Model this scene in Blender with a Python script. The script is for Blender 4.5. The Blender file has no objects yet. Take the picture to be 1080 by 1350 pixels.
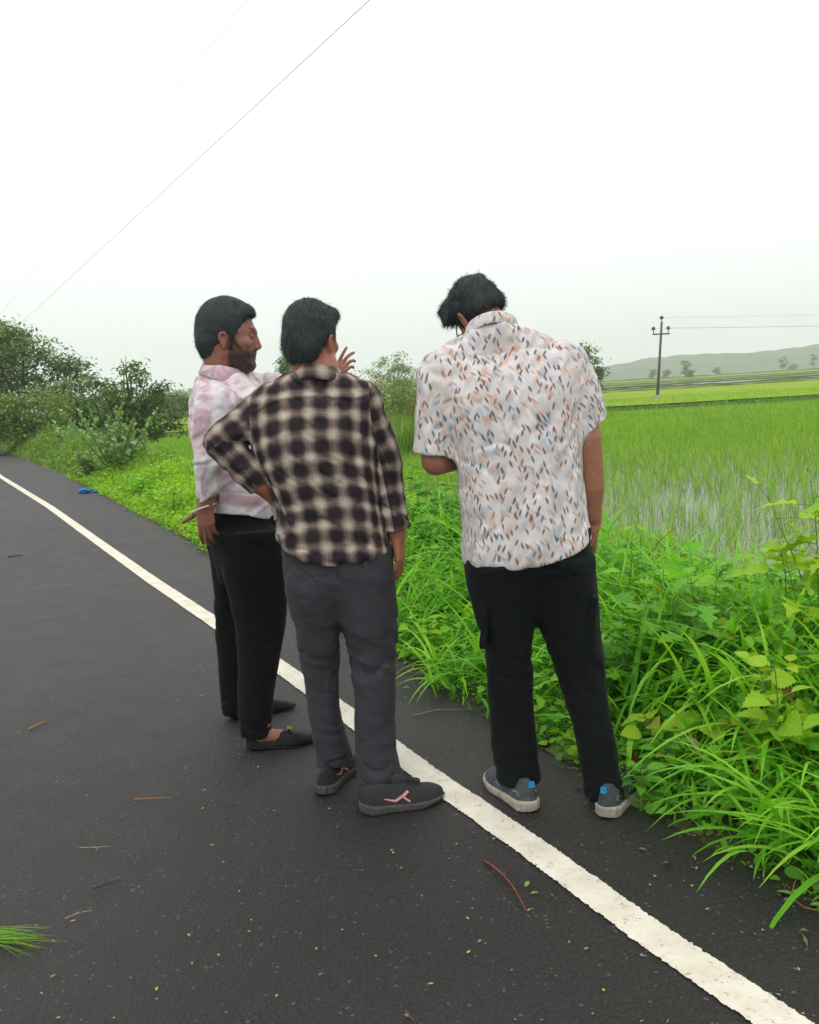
import bpy, math, random, time
import numpy as np
from mathutils import Vector, Matrix
T0 = time.time()
C = bpy.context.scene.collection
rs = np.random.RandomState(7)
random.seed(7)

# ------------------------------------------------------------------ camera
CAM_H = 1.33
FOC = 1169.0                      # focal length in pixels of the 1080 px wide photograph
_p, _r = math.radians(7.9), math.radians(3.4)
FWD = np.array([0, math.cos(_p), -math.sin(_p)])
_R0 = np.array([1., 0, 0]); _U0 = np.cross(_R0, FWD)
RGT = math.cos(_r)*_R0 - math.sin(_r)*_U0
UPV = math.cos(_r)*_U0 + math.sin(_r)*_R0
EYE = np.array([0, 0, CAM_H])
cd = bpy.data.cameras.new('camera'); cam = bpy.data.objects.new('camera', cd); C.objects.link(cam)
cd.sensor_fit = 'HORIZONTAL'; cd.sensor_width = 36; cd.lens = 36*FOC/1080
cd.clip_start = 0.05; cd.clip_end = 6000
m = Matrix.Identity(4)
for i in range(3):
    m[i][0] = RGT[i]; m[i][1] = UPV[i]; m[i][2] = -FWD[i]; m[i][3] = EYE[i]
cam.matrix_world = m
bpy.context.scene.camera = cam

# ------------------------------------------------------------------ light
w = bpy.data.worlds.new('World'); bpy.context.scene.world = w; w.use_nodes = True
nt = w.node_tree; N = nt.nodes; L = nt.links
bg = N['Background']
sky = N.new('ShaderNodeTexSky'); sky.sky_type = 'NISHITA'; sky.sun_disc = False
sky.sun_elevation = math.radians(62); sky.sun_rotation = math.radians(200)
sky.dust_density = 6; sky.air_density = 1.0
hs = N.new('ShaderNodeHueSaturation'); hs.inputs['Saturation'].default_value = 0.12
L.new(sky.outputs[0], hs.inputs['Color'])
# overcast: the blue sky is evened out by a white cloud deck, a touch greyer and cooler near the horizon
tc = N.new('ShaderNodeTexCoord'); sx = N.new('ShaderNodeSeparateXYZ'); L.new(tc.outputs['Generated'], sx.inputs[0])
rp = N.new('ShaderNodeValToRGB'); L.new(sx.outputs['Z'], rp.inputs[0])
SKYV = 9.6
def sc(c, k): return (c[0]*k, c[1]*k, c[2]*k, 1)
e = rp.color_ramp.elements
e[0].position = 0.0; e[0].color = sc((1.03, 1.09, 1.08), 1)
e[1].position = 0.25; e[1].color = (1.18, 1.19, 1.18, 1)
q = e.new(0.10); q.color = (1.04, 1.09, 1.08, 1)
q = e.new(0.9); q.color = (1.2, 1.19, 1.18, 1)
cn = N.new('ShaderNodeTexNoise'); cn.inputs['Scale'].default_value = 1.8; cn.inputs['Detail'].default_value = 4
L.new(tc.outputs['Generated'], cn.inputs['Vector'])
mr = N.new('ShaderNodeMapRange'); mr.inputs[1].default_value = .3; mr.inputs[2].default_value = .7
mr.inputs[3].default_value = .95; mr.inputs[4].default_value = 1.05; L.new(cn.outputs[0], mr.inputs[0])
vm = N.new('ShaderNodeVectorMath'); vm.operation = 'SCALE'; L.new(rp.outputs[0], vm.inputs[0]); L.new(mr.outputs[0], vm.inputs['Scale'])
v2 = N.new('ShaderNodeVectorMath'); v2.operation = 'SCALE'; v2.inputs['Scale'].default_value = SKYV; L.new(vm.outputs[0], v2.inputs[0])
mx = N.new('ShaderNodeMixRGB'); mx.inputs[0].default_value = .9
L.new(hs.outputs[0], mx.inputs[1]); L.new(v2.outputs[0], mx.inputs[2])
L.new(mx.outputs[0], bg.inputs['Color']); bg.inputs['Strength'].default_value = 0.12

sd = bpy.data.lights.new('sun', 'SUN'); sun = bpy.data.objects.new('sun', sd); C.objects.link(sun)
sd.energy = 0.6; sd.angle = math.radians(25); sd.color = (1, .97, .92)
# sun_rotation is measured clockwise from +Y, the lamp points down its own -Z
az, el = math.radians(200), math.radians(62)
sv = Vector((math.sin(az)*math.cos(el), math.cos(az)*math.cos(el), math.sin(el)))
sun.rotation_euler = sv.to_track_quat('Z', 'Y').to_euler()
sun.location = (0, 0, 30)
vs = bpy.context.scene.view_settings
vs.view_transform = 'Standard'; vs.look = 'None'; vs.exposure = 0; vs.gamma = 1; vs.use_curve_mapping = False
bpy.context.scene.cycles.max_bounces = 8
bpy.context.scene.cycles.volume_bounces = 1

# ------------------------------------------------------------------ measuring: photograph pixel + distance -> metres
def ray(x, y): return FWD + RGT*((x-540)/FOC) + UPV*((675-y)/FOC)
def at(x, y, Y):
    d = ray(x, y); return EYE + d*(Y/d[1])
def G(x, y, z=0.0):
    d = ray(x, y); return EYE + d*((z-CAM_H)/d[2])

# ------------------------------------------------------------------ object helpers
def tag(o, label=None, cat=None, group=None, kind=None):
    if label: o['label'] = label
    if cat: o['category'] = cat
    if group: o['group'] = group
    if kind: o['kind'] = kind
    return o
def empty(name, loc=(0, 0, 0), rz=0.0):
    o = bpy.data.objects.new(name, None); C.objects.link(o)
    o.empty_display_size = .2
    o.location = tuple(float(a) for a in loc); o.rotation_euler = (0, 0, rz); return o
def root_off(parent):
    off = Vector((0, 0, 0)); p = parent
    while p is not None:
        off += p.location; p = p.parent
    return np.array(off)
def mesh_obj(name, V, F, mat, parent=None, smooth=True, attrs=None, world=True, corner=None):
    """V (n,3) in world metres, F list/array of faces (all same size) or list of such arrays"""
    V = np.asarray(V, dtype=np.float64)
    if parent is not None and world: V = V - root_off(parent)
    me = bpy.data.meshes.new(name)
    Fl = F if isinstance(F, list) and len(F) and isinstance(F[0], np.ndarray) and F[0].ndim == 2 else [np.asarray(F)]
    Fl = [f for f in Fl if len(f)]
    nl = sum(f.size for f in Fl); nf = sum(len(f) for f in Fl)
    me.vertices.add(len(V)); me.vertices.foreach_set('co', V.astype(np.float32).ravel())
    me.loops.add(nl); me.loops.foreach_set('vertex_index', np.concatenate([f.ravel() for f in Fl]).astype(np.int32))
    me.polygons.add(nf)
    tot = np.concatenate([np.full(len(f), f.shape[1]) for f in Fl]).astype(np.int32)
    st = np.concatenate([[0], np.cumsum(tot)[:-1]]).astype(np.int32)
    me.polygons.foreach_set('loop_start', st)
    me.polygons.foreach_set('loop_total', tot)
    me.polygons.foreach_set('use_smooth', np.full(nf, smooth))
    me.update(calc_edges=True)
    if attrs:
        for k, a in attrs.items():
            a = np.asarray(a, dtype=np.float32)
            if a.ndim == 2 and a.shape[1] == 3: a = np.hstack([a, np.ones((len(a), 1), np.float32)])
            at_ = me.attributes.new(k, 'FLOAT_COLOR', 'POINT'); at_.data.foreach_set('color', a.ravel())
    if corner:
        for k, a in corner.items():
            at_ = me.attributes.new(k, 'FLOAT_VECTOR', 'CORNER'); at_.data.foreach_set('vector', np.asarray(a, dtype=np.float32).ravel())
    if mat: me.materials.append(mat)
    o = bpy.data.objects.new(name, me); C.objects.link(o)
    if parent is not None: o.parent = parent
    return o
class Buf:
    def __init__(s): s.V = []; s.F = {}; s.A = []; s.n = 0
    def add(s, V, F, A=None):
        V = np.asarray(V, float).reshape(-1, 3); 
        for f in (F if isinstance(F, list) else [F]):
            f = np.asarray(f)
            if len(f): s.F.setdefault(f.shape[1], []).append(f + s.n)
        s.V.append(V); s.n += len(V)
        if A is None: A = np.zeros((len(V), 4))
        s.A.append(np.asarray(A, float).reshape(-1, 4))
    def obj(s, name, mat, parent=None, smooth=True):
        V = np.concatenate(s.V); F = [np.concatenate(v) for v in s.F.values()]
        return mesh_obj(name, V, F, mat, parent, smooth, attrs={'tint': np.concatenate(s.A)})
def tube(pts, rad, n=8, cap=True):
    pts = np.asarray(pts, float); rad = np.broadcast_to(rad, (len(pts),))
    tg = np.gradient(pts, axis=0); tg /= np.linalg.norm(tg, axis=1)[:, None] + 1e-9
    up = np.array([0, 0, 1.]) if abs(tg[0][2]) < .9 else np.array([1., 0, 0])
    V = []
    a = np.linspace(0, 2*np.pi, n, endpoint=False)
    u = np.cross(tg[0], up); u /= np.linalg.norm(u)
    for i in range(len(pts)):
        u = u - tg[i]*(u@tg[i]); u /= np.linalg.norm(u) + 1e-9
        v = np.cross(tg[i], u)
        V.append(pts[i] + rad[i]*(np.cos(a)[:, None]*u + np.sin(a)[:, None]*v))
    V = np.concatenate(V); F = []
    for i in range(len(pts)-1):
        for j in range(n):
            k = (j+1) % n; F.append((i*n+j, i*n+k, (i+1)*n+k, (i+1)*n+j))
    F = [np.array(F)]
    if cap:
        V = np.vstack([V, pts[0], pts[-1]]); e = len(V)-2; b = (len(pts)-1)*n
        t = [(e, (j+1) % n, j) for j in range(n)] + [(e+1, b+j, b+(j+1) % n) for j in range(n)]
        F.append(np.array(t))
    return V, F

# ------------------------------------------------------------------ materials
def newmat(name):
    m = bpy.data.materials.new(name); m.use_nodes = True; return m, m.node_tree.nodes, m.node_tree.links
def bump_of(N, L, h, strength, dist, bsdf, normal=None):
    b = N.new('ShaderNodeBump'); b.inputs['Strength'].default_value = strength; b.inputs['Distance'].default_value = dist
    L.new(h, b.inputs['Height']); L.new(b.outputs[0], bsdf.inputs['Normal']); return b
def noise(N, L, scale, detail=3, rough=.5, vec=None):
    n = N.new('ShaderNodeTexNoise'); n.inputs['Scale'].default_value = scale; n.inputs['Detail'].default_value = detail
    n.inputs['Roughness'].default_value = rough
    if vec is not None: L.new(vec, n.inputs['Vector'])
    return n
def ramp(N, L, fac, stops, interp='LINEAR'):
    r = N.new('ShaderNodeValToRGB'); r.color_ramp.interpolation = interp
    el = r.color_ramp.elements
    while len(el) > 1: el.remove(el[-1])
    for i, (p, c) in enumerate(stops):
        q = el[0] if i == 0 else el.new(p)
        q.position = p; q.color = (c[0], c[1], c[2], 1)
    L.new(fac, r.inputs[0]); return r
def simple(name, col, rough=.6, metal=0, var=0.0, scale=30, bump=0, bscale=200, spec=.5):
    m, N, L = newmat(name); b = N['Principled BSDF']
    b.inputs['Roughness'].default_value = rough; b.inputs['Metallic'].default_value = metal
    b.inputs['Specular IOR Level'].default_value = spec
    tc = N.new('ShaderNodeTexCoord')
    n = noise(N, L, scale, 4, .6, tc.outputs['Object'])
    k = var
    r = ramp(N, L, n.outputs[0], [(.3, [c*(1-k) for c in col]), (.7, [min(1, c*(1+k)) for c in col])])
    L.new(r.outputs[0], b.inputs['Base Color'])
    if bump:
        n2 = noise(N, L, bscale, 3, .6, tc.outputs['Object']); bump_of(N, L, n2.outputs[0], bump, .002, b)
    return m
def leafmat(name, c0, c1, c2, trans=.35, rough=.5, spec=.3, noise_s=3.0):
    """c0..c2: range of leaf colours (per leaf random 'tint'.r; slow patches by noise)"""
    m, N, L = newmat(name); b = N['Principled BSDF']
    a = N.new('ShaderNodeAttribute'); a.attribute_name = 'tint'
    s = N.new('ShaderNodeSeparateColor'); L.new(a.outputs['Color'], s.inputs[0])
    tc = N.new('ShaderNodeTexCoord'); n = noise(N, L, noise_s, 2, .5, tc.outputs['Object'])
    mm = N.new('ShaderNodeMath'); mm.operation = 'MULTIPLY_ADD'; L.new(n.outputs[0], mm.inputs[0]); mm.inputs[1].default_value = .6
    L.new(s.outputs[0], mm.inputs[2])
    m3 = N.new('ShaderNodeMath'); m3.operation = 'SUBTRACT'; L.new(mm.outputs[0], m3.inputs[0]); m3.inputs[1].default_value = .3
    r = ramp(N, L, m3.outputs[0], [(.05, c0), (.5, c1), (.95, c2)])
    # midrib and side veins from the cross coordinate (tint alpha: 0 on the midrib, 1 at the margin)
    def MM(op, x, y=None, z=None):
        q = N.new('ShaderNodeMath'); q.operation = op
        for i, v in enumerate((x, y, z)):
            if v is None: continue
            if isinstance(v, (int, float)): q.inputs[i].default_value = v
            else: L.new(v, q.inputs[i])
        return q.outputs[0]
    al = a.outputs['Alpha']; mid = MM('SUBTRACT', 1, MM('SMOOTH_MIN', MM('MULTIPLY', al, 9), 1, .2))
    side = MM('POWER', MM('ABSOLUTE', MM('SINE', MM('MULTIPLY_ADD', s.outputs[1], 26, MM('MULTIPLY', al, -4.5)))), 14)
    vein = MM('MAXIMUM', MM('MAXIMUM', mid, 0), MM('MULTIPLY', side, MM('MULTIPLY', MM('LESS_THAN', al, .985), .45)))
    hv = N.new('ShaderNodeBump'); hv.inputs['Strength'].default_value = .5; hv.inputs['Distance'].default_value = .004; hv.invert = True
    L.new(vein, hv.inputs['Height']); L.new(hv.outputs[0], b.inputs['Normal'])
    rv = N.new('ShaderNodeMixRGB'); rv.blend_type = 'ADD'; L.new(MM('MULTIPLY', vein, .30), rv.inputs[0]); L.new(r.outputs[0], rv.inputs[1]); rv.inputs[2].default_value = (.35, .40, .12, 1); r = rv
    # tint.b > 0 : yellowed or dry leaf
    dry = N.new('ShaderNodeMixRGB'); L.new(s.outputs[2], dry.inputs[0]); L.new(r.outputs[0], dry.inputs[1]); dry.inputs[2].default_value = (.30, .16, .03, 1)
    L.new(dry.outputs[0], b.inputs['Base Color'])
    b.inputs['Roughness'].default_value = rough; b.inputs['Specular IOR Level'].default_value = spec
    t = N.new('ShaderNodeBsdfTranslucent'); br = N.new('ShaderNodeMixRGB'); br.blend_type = 'MULTIPLY'; br.inputs[0].default_value = 1
    br.inputs[2].default_value = (1.25, 1.15, .45, 1); L.new(dry.outputs[0], br.inputs[1]); L.new(br.outputs[0], t.inputs[0])
    mx = N.new('ShaderNodeMixShader'); mx.inputs[0].default_value = trans
    L.new(b.outputs[0], mx.inputs[1]); L.new(t.outputs[0], mx.inputs[2])
    L.new(mx.outputs[0], N['Material Output'].inputs[0]); return m

# ------------------------------------------------------------------ numpy noise
def _h(ix, iy, iz, seed):
    n = (ix*73856093) ^ (iy*19349663) ^ (iz*83492791) ^ (seed*2654435761)
    n = (n ^ (n >> 13)) * 1274126177; n = n & 0x7fffffff
    return ((n ^ (n >> 16)) & 0xffff)/65535.0
def vnoise(P, seed=0):
    """value noise in -1..1"""
    P = np.asarray(P, float); i = np.floor(P).astype(np.int64); f = P - i; f = f*f*f*(f*(f*6-15)+10)
    r = 0
    for dx in (0, 1):
        wx = f[..., 0] if dx else 1-f[..., 0]
        for dy in (0, 1):
            wy = f[..., 1] if dy else 1-f[..., 1]
            for dz in (0, 1):
                wz = f[..., 2] if dz else 1-f[..., 2]
                r = r + wx*wy*wz*_h(i[..., 0]+dx, i[..., 1]+dy, i[..., 2]+dz, seed)
    return r*2-1
def noise2(x, y, seed=0): return vnoise(np.stack([x, y, np.zeros_like(x)+.37], -1), seed)

# ------------------------------------------------------------------ road frame: s runs along the road, n across it to the right
TH = math.radians(28.4)
SV = np.array([-math.sin(TH), math.cos(TH)]); NV = np.array([math.cos(TH), math.sin(TH)])
def RW(s, n, z=0.0):
    s, n, z = np.broadcast_arrays(np.asarray(s, float), np.asarray(n, float), np.asarray(z, float))
    return np.stack([s*SV[0]+n*NV[0], s*SV[1]+n*NV[1], z], -1)
def SN(P): return P[..., 0]*SV[0]+P[..., 1]*SV[1], P[..., 0]*NV[0]+P[..., 1]*NV[1]
def edge_n(s):                                    # right edge of the tarmac
    s = np.asarray(s, float)
    return np.interp(s, [-5, 1.5, 2.4, 4, 6, 9, 12, 16, 22, 60, 400], [1.84, 1.84, 1.86, 1.93, 2.05, 2.2, 2.3, 2.42, 2.5, 2.5, 2.5]) + .035*noise2(s*2.2, s*0) + .02*noise2(s*7, s*0, 3)
PADDY = -0.62
def ground_z(s, n):
    e = edge_n(s)
    z = np.interp(n-e, [0, .04, .5, 1.2, 2.2, 3.2], [-.012, .0, .03, .02, -.35, PADDY-.06])
    zl = np.interp(-n, [3.6, 3.9, 4.6, 6.5, 9], [-.012, .02, .03, -.2, -.3])
    return np.where(n > 0, z, zl) + .012*noise2(s*3, n*3, 5)*(np.abs(n-(e+1.5)) < 2.5)

# ground: one sheet in road coordinates, fine near the road, coarse to the horizon
sg = np.unique(np.concatenate([np.linspace(-6, 30, 220), np.linspace(30, 120, 60), np.geomspace(120, 1000, 20), -np.geomspace(6, 150, 10)]))
ng = np.unique(np.concatenate([-np.geomspace(3.4, 350, 26), np.linspace(-3.4, 1.6, 6), np.linspace(1.6, 6.5, 60), np.geomspace(6.5, 900, 30)]))
S_, N_ = np.meshgrid(sg, ng, indexing='ij')
Z_ = ground_z(S_, N_)
Z_ = np.where((N_ < 1.7) & (N_ > -3.6), -.03, Z_)
V = RW(S_, N_, Z_).reshape(-1, 3)
def gridf(a, b):
    i, j = np.meshgrid(np.arange(a-1), np.arange(b-1), indexing='ij'); k = (i*b+j).ravel()
    return np.stack([k, k+b, k+b+1, k+1], 1)[:, ::-1]
mg, Nn, Ll = newmat('soil_and_field')
bs = Nn['Principled BSDF']; bs.inputs['Roughness'].default_value = .95
tcn = Nn.new('ShaderNodeTexCoord')
n1 = noise(Nn, Ll, .045, 5, .6, tcn.outputs['Object']); n2 = noise(Nn, Ll, 6, 5, .7, tcn.outputs['Object'])
r1 = ramp(Nn, Ll, n1.outputs[0], [(.35, (.055, .12, .018)), (.5, (.085, .19, .02)), (.62, (.12, .23, .035))])
r2 = ramp(Nn, Ll, n2.outputs[0], [(.3, (.02, .03, .008)), (.5, (.045, .045, .018)), (.7, (.06, .09, .02))])
gm = Nn.new('ShaderNodeNewGeometry'); ln = Nn.new('ShaderNodeVectorMath'); ln.operation = 'LENGTH'; Ll.new(gm.outputs['Position'], ln.inputs[0])
mrr = Nn.new('ShaderNodeMapRange'); mrr.inputs[1].default_value = 22; mrr.inputs[2].default_value = 45; Ll.new(ln.outputs['Value'], mrr.inputs[0])
mxx = Nn.new('ShaderNodeMixRGB'); Ll.new(mrr.outputs[0], mxx.inputs[0]); Ll.new(r2.outputs[0], mxx.inputs[1]); Ll.new(r1.outputs[0], mxx.inputs[2])
Ll.new(mxx.outputs[0], bs.inputs['Base Color']); bump_of(Nn, Ll, n2.outputs[0], .6, .03, bs)
tag(mesh_obj('ground', V, gridf(len(sg), len(ng)), mg), kind='structure')

# asphalt
ma, Nn, Ll = newmat('asphalt'); bs = Nn['Principled BSDF']
tcn = Nn.new('ShaderNodeTexCoord'); O = tcn.outputs['Object']
big = noise(Nn, Ll, .55, 4, .55, O); mid = noise(Nn, Ll, 5, 4, .6, O); fine = noise(Nn, Ll, 330, 3, .7, O)
vo = Nn.new('ShaderNodeTexVoronoi'); vo.inputs['Scale'].default_value = 115; Ll.new(O, vo.inputs['Vector'])
base = ramp(Nn, Ll, big.outputs[0], [(.32, (.014, .0122, .0118)), (.5, (.0225, .0196, .019)), (.68, (.035, .0305, .030))])
sp = ramp(Nn, Ll, vo.outputs['Distance'], [(.0, (2.6, 2.5, 2.4)), (.22, (1.3, 1.27, 1.24)), (.5, (.40, .40, .40))])
mu = Nn.new('ShaderNodeMixRGB'); mu.blend_type = 'MULTIPLY'; mu.inputs[0].default_value = .8
Ll.new(base.outputs[0], mu.inputs[1]); Ll.new(sp.outputs[0], mu.inputs[2])
# pale aggregate grains
v3 = Nn.new('ShaderNodeTexVoronoi'); v3.inputs['Scale'].default_value = 75; Ll.new(O, v3.inputs['Vector'])
sepc = Nn.new('ShaderNodeSeparateColor'); Ll.new(v3.outputs['Color'], sepc.inputs[0])
g1 = Nn.new('ShaderNodeMath'); g1.operation = 'GREATER_THAN'; g1.inputs[1].default_value = .93; Ll.new(sepc.outputs[0], g1.inputs[0])
g2 = Nn.new('ShaderNodeMath'); g2.operation = 'LESS_THAN'; g2.inputs[1].default_value = .32; Ll.new(v3.outputs['Distance'], g2.inputs[0])
g3 = Nn.new('ShaderNodeMath'); g3.operation = 'MULTIPLY'; Ll.new(g1.outputs[0], g3.inputs[0]); Ll.new(g2.outputs[0], g3.inputs[1])
g4 = Nn.new('ShaderNodeMath'); g4.operation = 'MULTIPLY'; Ll.new(g3.outputs[0], g4.inputs[0]); g4.inputs[1].default_value = .5
mq = Nn.new('ShaderNodeMixRGB'); Ll.new(g4.outputs[0], mq.inputs[0]); Ll.new(mu.outputs[0], mq.inputs[1]); mq.inputs[2].default_value = (.16, .145, .12, 1)
m5 = Nn.new('ShaderNodeMixRGB'); m5.blend_type = 'MULTIPLY'; m5.inputs[0].default_value = 1
r5 = ramp(Nn, Ll, mid.outputs[0], [(.3, (.92, .92, .92)), (.7, (1.08, 1.08, 1.08))])
Ll.new(mq.outputs[0], m5.inputs[1]); Ll.new(r5.outputs[0], m5.inputs[2]); Ll.new(m5.outputs[0], bs.inputs['Base Color'])
rr = ramp(Nn, Ll, mid.outputs[0], [(.3, (.50, .50, .50)), (.7, (.58, .58, .58))]); Ll.new(rr.outputs[0], bs.inputs['Roughness'])
bs.inputs['Specular IOR Level'].default_value = .5
mh = Nn.new('ShaderNodeMath'); mh.operation = 'SUBTRACT'; Ll.new(fine.outputs[0], mh.inputs[0]); Ll.new(vo.outputs['Distance'], mh.inputs[1])
bump_of(Nn, Ll, mh.outputs[0], .8, .004, bs)
ss = np.concatenate([np.linspace(-12, 20, 260), np.linspace(21, 400, 60)])
cols = np.linspace(0, 1, 9)
NE = edge_n(ss)
VV = np.stack([RW(ss, -3.7+(NE+3.7)*c, np.zeros_like(ss)) for c in cols], 1)
VV[:, -1, 2] = -.03; VV[:, 0, 2] = -.03
VV[:, -2] = RW(ss, NE-.02, np.zeros_like(ss)); VV[:, 1] = RW(ss, -3.68, np.zeros_like(ss))
tag(mesh_obj('road', VV.reshape(-1, 3), gridf(len(ss), 9), ma, smooth=False), kind='structure')

# painted edge line, ragged edges, following the measured wobble
lp = [(-60, 640), (0, 628), (65, 668), (130, 715), (200, 765), (285, 822), (375, 884), (460, 944), (560, 1020), (700, 1117), (850, 1227), (1034, 1352)]
q = np.array([G(*p) for p in lp[1:]]); ls, lnn = SN(q); o_ = np.argsort(ls)
ls = np.concatenate([[-8], ls[o_], [60, 400]]); lnn = np.concatenate([[lnn[o_][0]-.02], lnn[o_], [1.62, 1.62]])
print('line n', np.round(ls, 2), np.round(lnn, 3))
sl = np.concatenate([np.linspace(-1, 6, 3600), np.linspace(6.01, 8, 400), np.linspace(8.01, 30, 700), np.linspace(31, 400, 80)])
k = np.hanning(9); k /= k.sum()
nc = np.interp(sl, ls, lnn)
nc = np.interp(sl, sl[::40], nc[::40])
fine_a = .0018*noise2(sl*22, sl*0, 11)+.0028*noise2(sl*110, sl*0, 13)+.0022*noise2(sl*260, sl*0, 14); fine_b = .0018*noise2(sl*22, sl*0, 17)+.0028*noise2(sl*110, sl*0, 19)+.0022*noise2(sl*260, sl*0, 20)
hw = .050
Vl = np.stack([RW(sl, nc-hw+fine_a, .004+0*sl), RW(sl, nc+0*sl, .0055+0*sl), RW(sl, nc+hw+fine_b, .004+0*sl)], 1)
mp, Nn, Ll = newmat('road_paint'); bs = Nn['Principled BSDF']; tcn = Nn.new('ShaderNodeTexCoord'); O = tcn.outputs['Object']
a1 = noise(Nn, Ll, 9, 5, .65, O); a2 = noise(Nn, Ll, 120, 3, .7, O); a3 = noise(Nn, Ll, 26, 5, .75, O)
c1 = ramp(Nn, Ll, a1.outputs[0], [(.3, (.62, .57, .45)), (.55, (.74, .70, .59)), (.75, (.80, .77, .68))])
c2 = ramp(Nn, Ll, a3.outputs[0], [(.50, (0, 0, 0)), (.66, (1, 1, 1))])
c3 = ramp(Nn, Ll, a2.outputs[0], [(.54, (0, 0, 0)), (.62, (1, 1, 1))])
mw = Nn.new('ShaderNodeMixRGB'); mw.blend_type = 'MULTIPLY'; mw.inputs[0].default_value = 1; Ll.new(c2.outputs[0], mw.inputs[1]); Ll.new(c3.outputs[0], mw.inputs[2])
mz = Nn.new('ShaderNodeMixRGB'); Ll.new(mw.outputs[0], mz.inputs[0]); Ll.new(c1.outputs[0], mz.inputs[1]); mz.inputs[2].default_value = (.10, .09, .07, 1)
Ll.new(mz.outputs[0], bs.inputs['Base Color']); bs.inputs['Roughness'].default_value = .75; bump_of(Nn, Ll, a2.outputs[0], .15, .001, bs)
tag(mesh_obj('road_marking', Vl.reshape(-1, 3), gridf(len(sl), 3), mp), kind='structure')

# paddy water
mwtr, Nn, Ll = newmat('paddy_water'); bs = Nn['Principled BSDF']
bs.inputs['Base Color'].default_value = (.045, .05, .022, 1); bs.inputs['Roughness'].default_value = .10; bs.inputs['Specular IOR Level'].default_value = .45
tcn = Nn.new('ShaderNodeTexCoord'); n1 = noise(Nn, Ll, 4, 3, .5, tcn.outputs['Object']); bump_of(Nn, Ll, n1.outputs[0], .12, .02, bs)
def quad(name, pts, mat, **kw):
    return tag(mesh_obj(name, np.array(pts), np.array([list(range(len(pts)))]), mat, smooth=False), **kw)
quad('paddy_water', [(*RW(-40, 4.75)[:2], PADDY), (60, -30, PADDY), (90, 47, PADDY), (-14, 51, PADDY), (*RW(60, 4.9)[:2], PADDY)][::1], mwtr, kind='structure')

# far strips of field seen over the first bank
def strip(name, y0, y1, x0, x1, z, mat, wob=1.0, seed=0, kind='structure', tilt=0):
    xs = np.linspace(x0, x1, 60); V = []
    for yy, sd_ in ((y0, seed), (y1, seed+1)):
        V.append(np.stack([xs, yy + tilt*xs + wob*noise2(xs*.06, xs*0, sd_), np.full_like(xs, z)], -1))
    V = np.stack(V, 0).reshape(-1, 3)
    return tag(mesh_obj(name, V, gridf(2, 60)[:, ::-1], mat), kind=kind)
def fieldmat(name, a, b, c, s1=.2, s2=4):
    m, N, L = newmat(name); bs = N['Principled BSDF']; bs.inputs['Roughness'].default_value = .9; bs.inputs['Specular IOR Level'].default_value = .1
    t = N.new('ShaderNodeTexCoord'); n = noise(N, L, s1, 4, .6, t.outputs['Object']); n2 = noise(N, L, s2, 4, .7, t.outputs['Object'])
    r = ramp(N, L, n.outputs[0], [(.32, a), (.5, b), (.68, c)])
    r2 = ramp(N, L, n2.outputs[0], [(.3, (.75, .8, .7)), (.7, (1.2, 1.15, 1.2))])
    x = N.new('ShaderNodeMixRGB'); x.blend_type = 'MULTIPLY'; x.inputs[0].default_value = 1; L.new(r.outputs[0], x.inputs[1]); L.new(r2.outputs[0], x.inputs[2])
    L.new(x.outputs[0], bs.inputs['Base Color']); bump_of(N, L, n2.outputs[0], .8, .15, bs); return m
m_bright = fieldmat('rice_bright', (.20, .31, .018), (.26, .37, .020), (.33, .42, .03))
m_mid = fieldmat('rice_mid', (.13, .22, .03), (.17, .27, .04), (.22, .31, .045))
m_bank = fieldmat('bank_grass', (.05, .075, .02), (.06, .10, .025), (.08, .13, .02), .8)
Y1, Y2 = 47.0, 88.0
strip('rice_field', Y1, Y2, -60, 190, PADDY+.42, m_bright, 1.2, 3)
strip('flooded_field', 119, 131, 2, 240, PADDY+.22, mwtr, 5, 9, tilt=.1)
strip('green_field', 133, 147, -60, 260, PADDY+.34, m_mid, 6, 12, tilt=.1)
strip('green_field', 91, 117, -60, 250, PADDY+.16, m_mid, 4, 14, tilt=.04)
strip('flooded_field', 150, 170, 30, 300, PADDY+.26, mwtr, 6, 22, tilt=.1)
strip('green_field', 171, 300, -120, 400, PADDY+.3, m_mid, 8, 25, tilt=.1)
strip('bright_field', 205, 235, -120, 400, PADDY+.45, m_bright, 8, 27, tilt=.1)
def bank(y, x0, x1, h, wd, seed, tilt=0, wob=1.2, z0=PADDY-.05):
    xs = np.linspace(x0, x1, 200); prof = [(-wd, 0), (-wd*.45, h*.9), (wd*.4, h), (wd, 0)]; V = []
    hh = 1+.25*noise2(xs*1.3, xs*0, seed+50)
    for dy, dz in prof: V.append(np.stack([xs, y+tilt*xs+wob*noise2(xs*.06, xs*0, seed)+dy, z0+dz*hh], -1))
    return tag(mesh_obj('field_bank', np.stack(V, 0).reshape(-1, 3), gridf(4, 200)[:, ::-1], m_bank), kind='structure')
bank(Y1-.3, -16, 150, .36, .6, 3)
bank(Y2+1.5, -40, 200, .52, 1.0, 4)
bank(119, -40, 260, .40, .8, 14, .06, 4)
bank(156, 20, 300, .45, 1.0, 25, .1, 6)
bank(300, -100, 420, .8, 2, 28, .1, 8)

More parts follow.
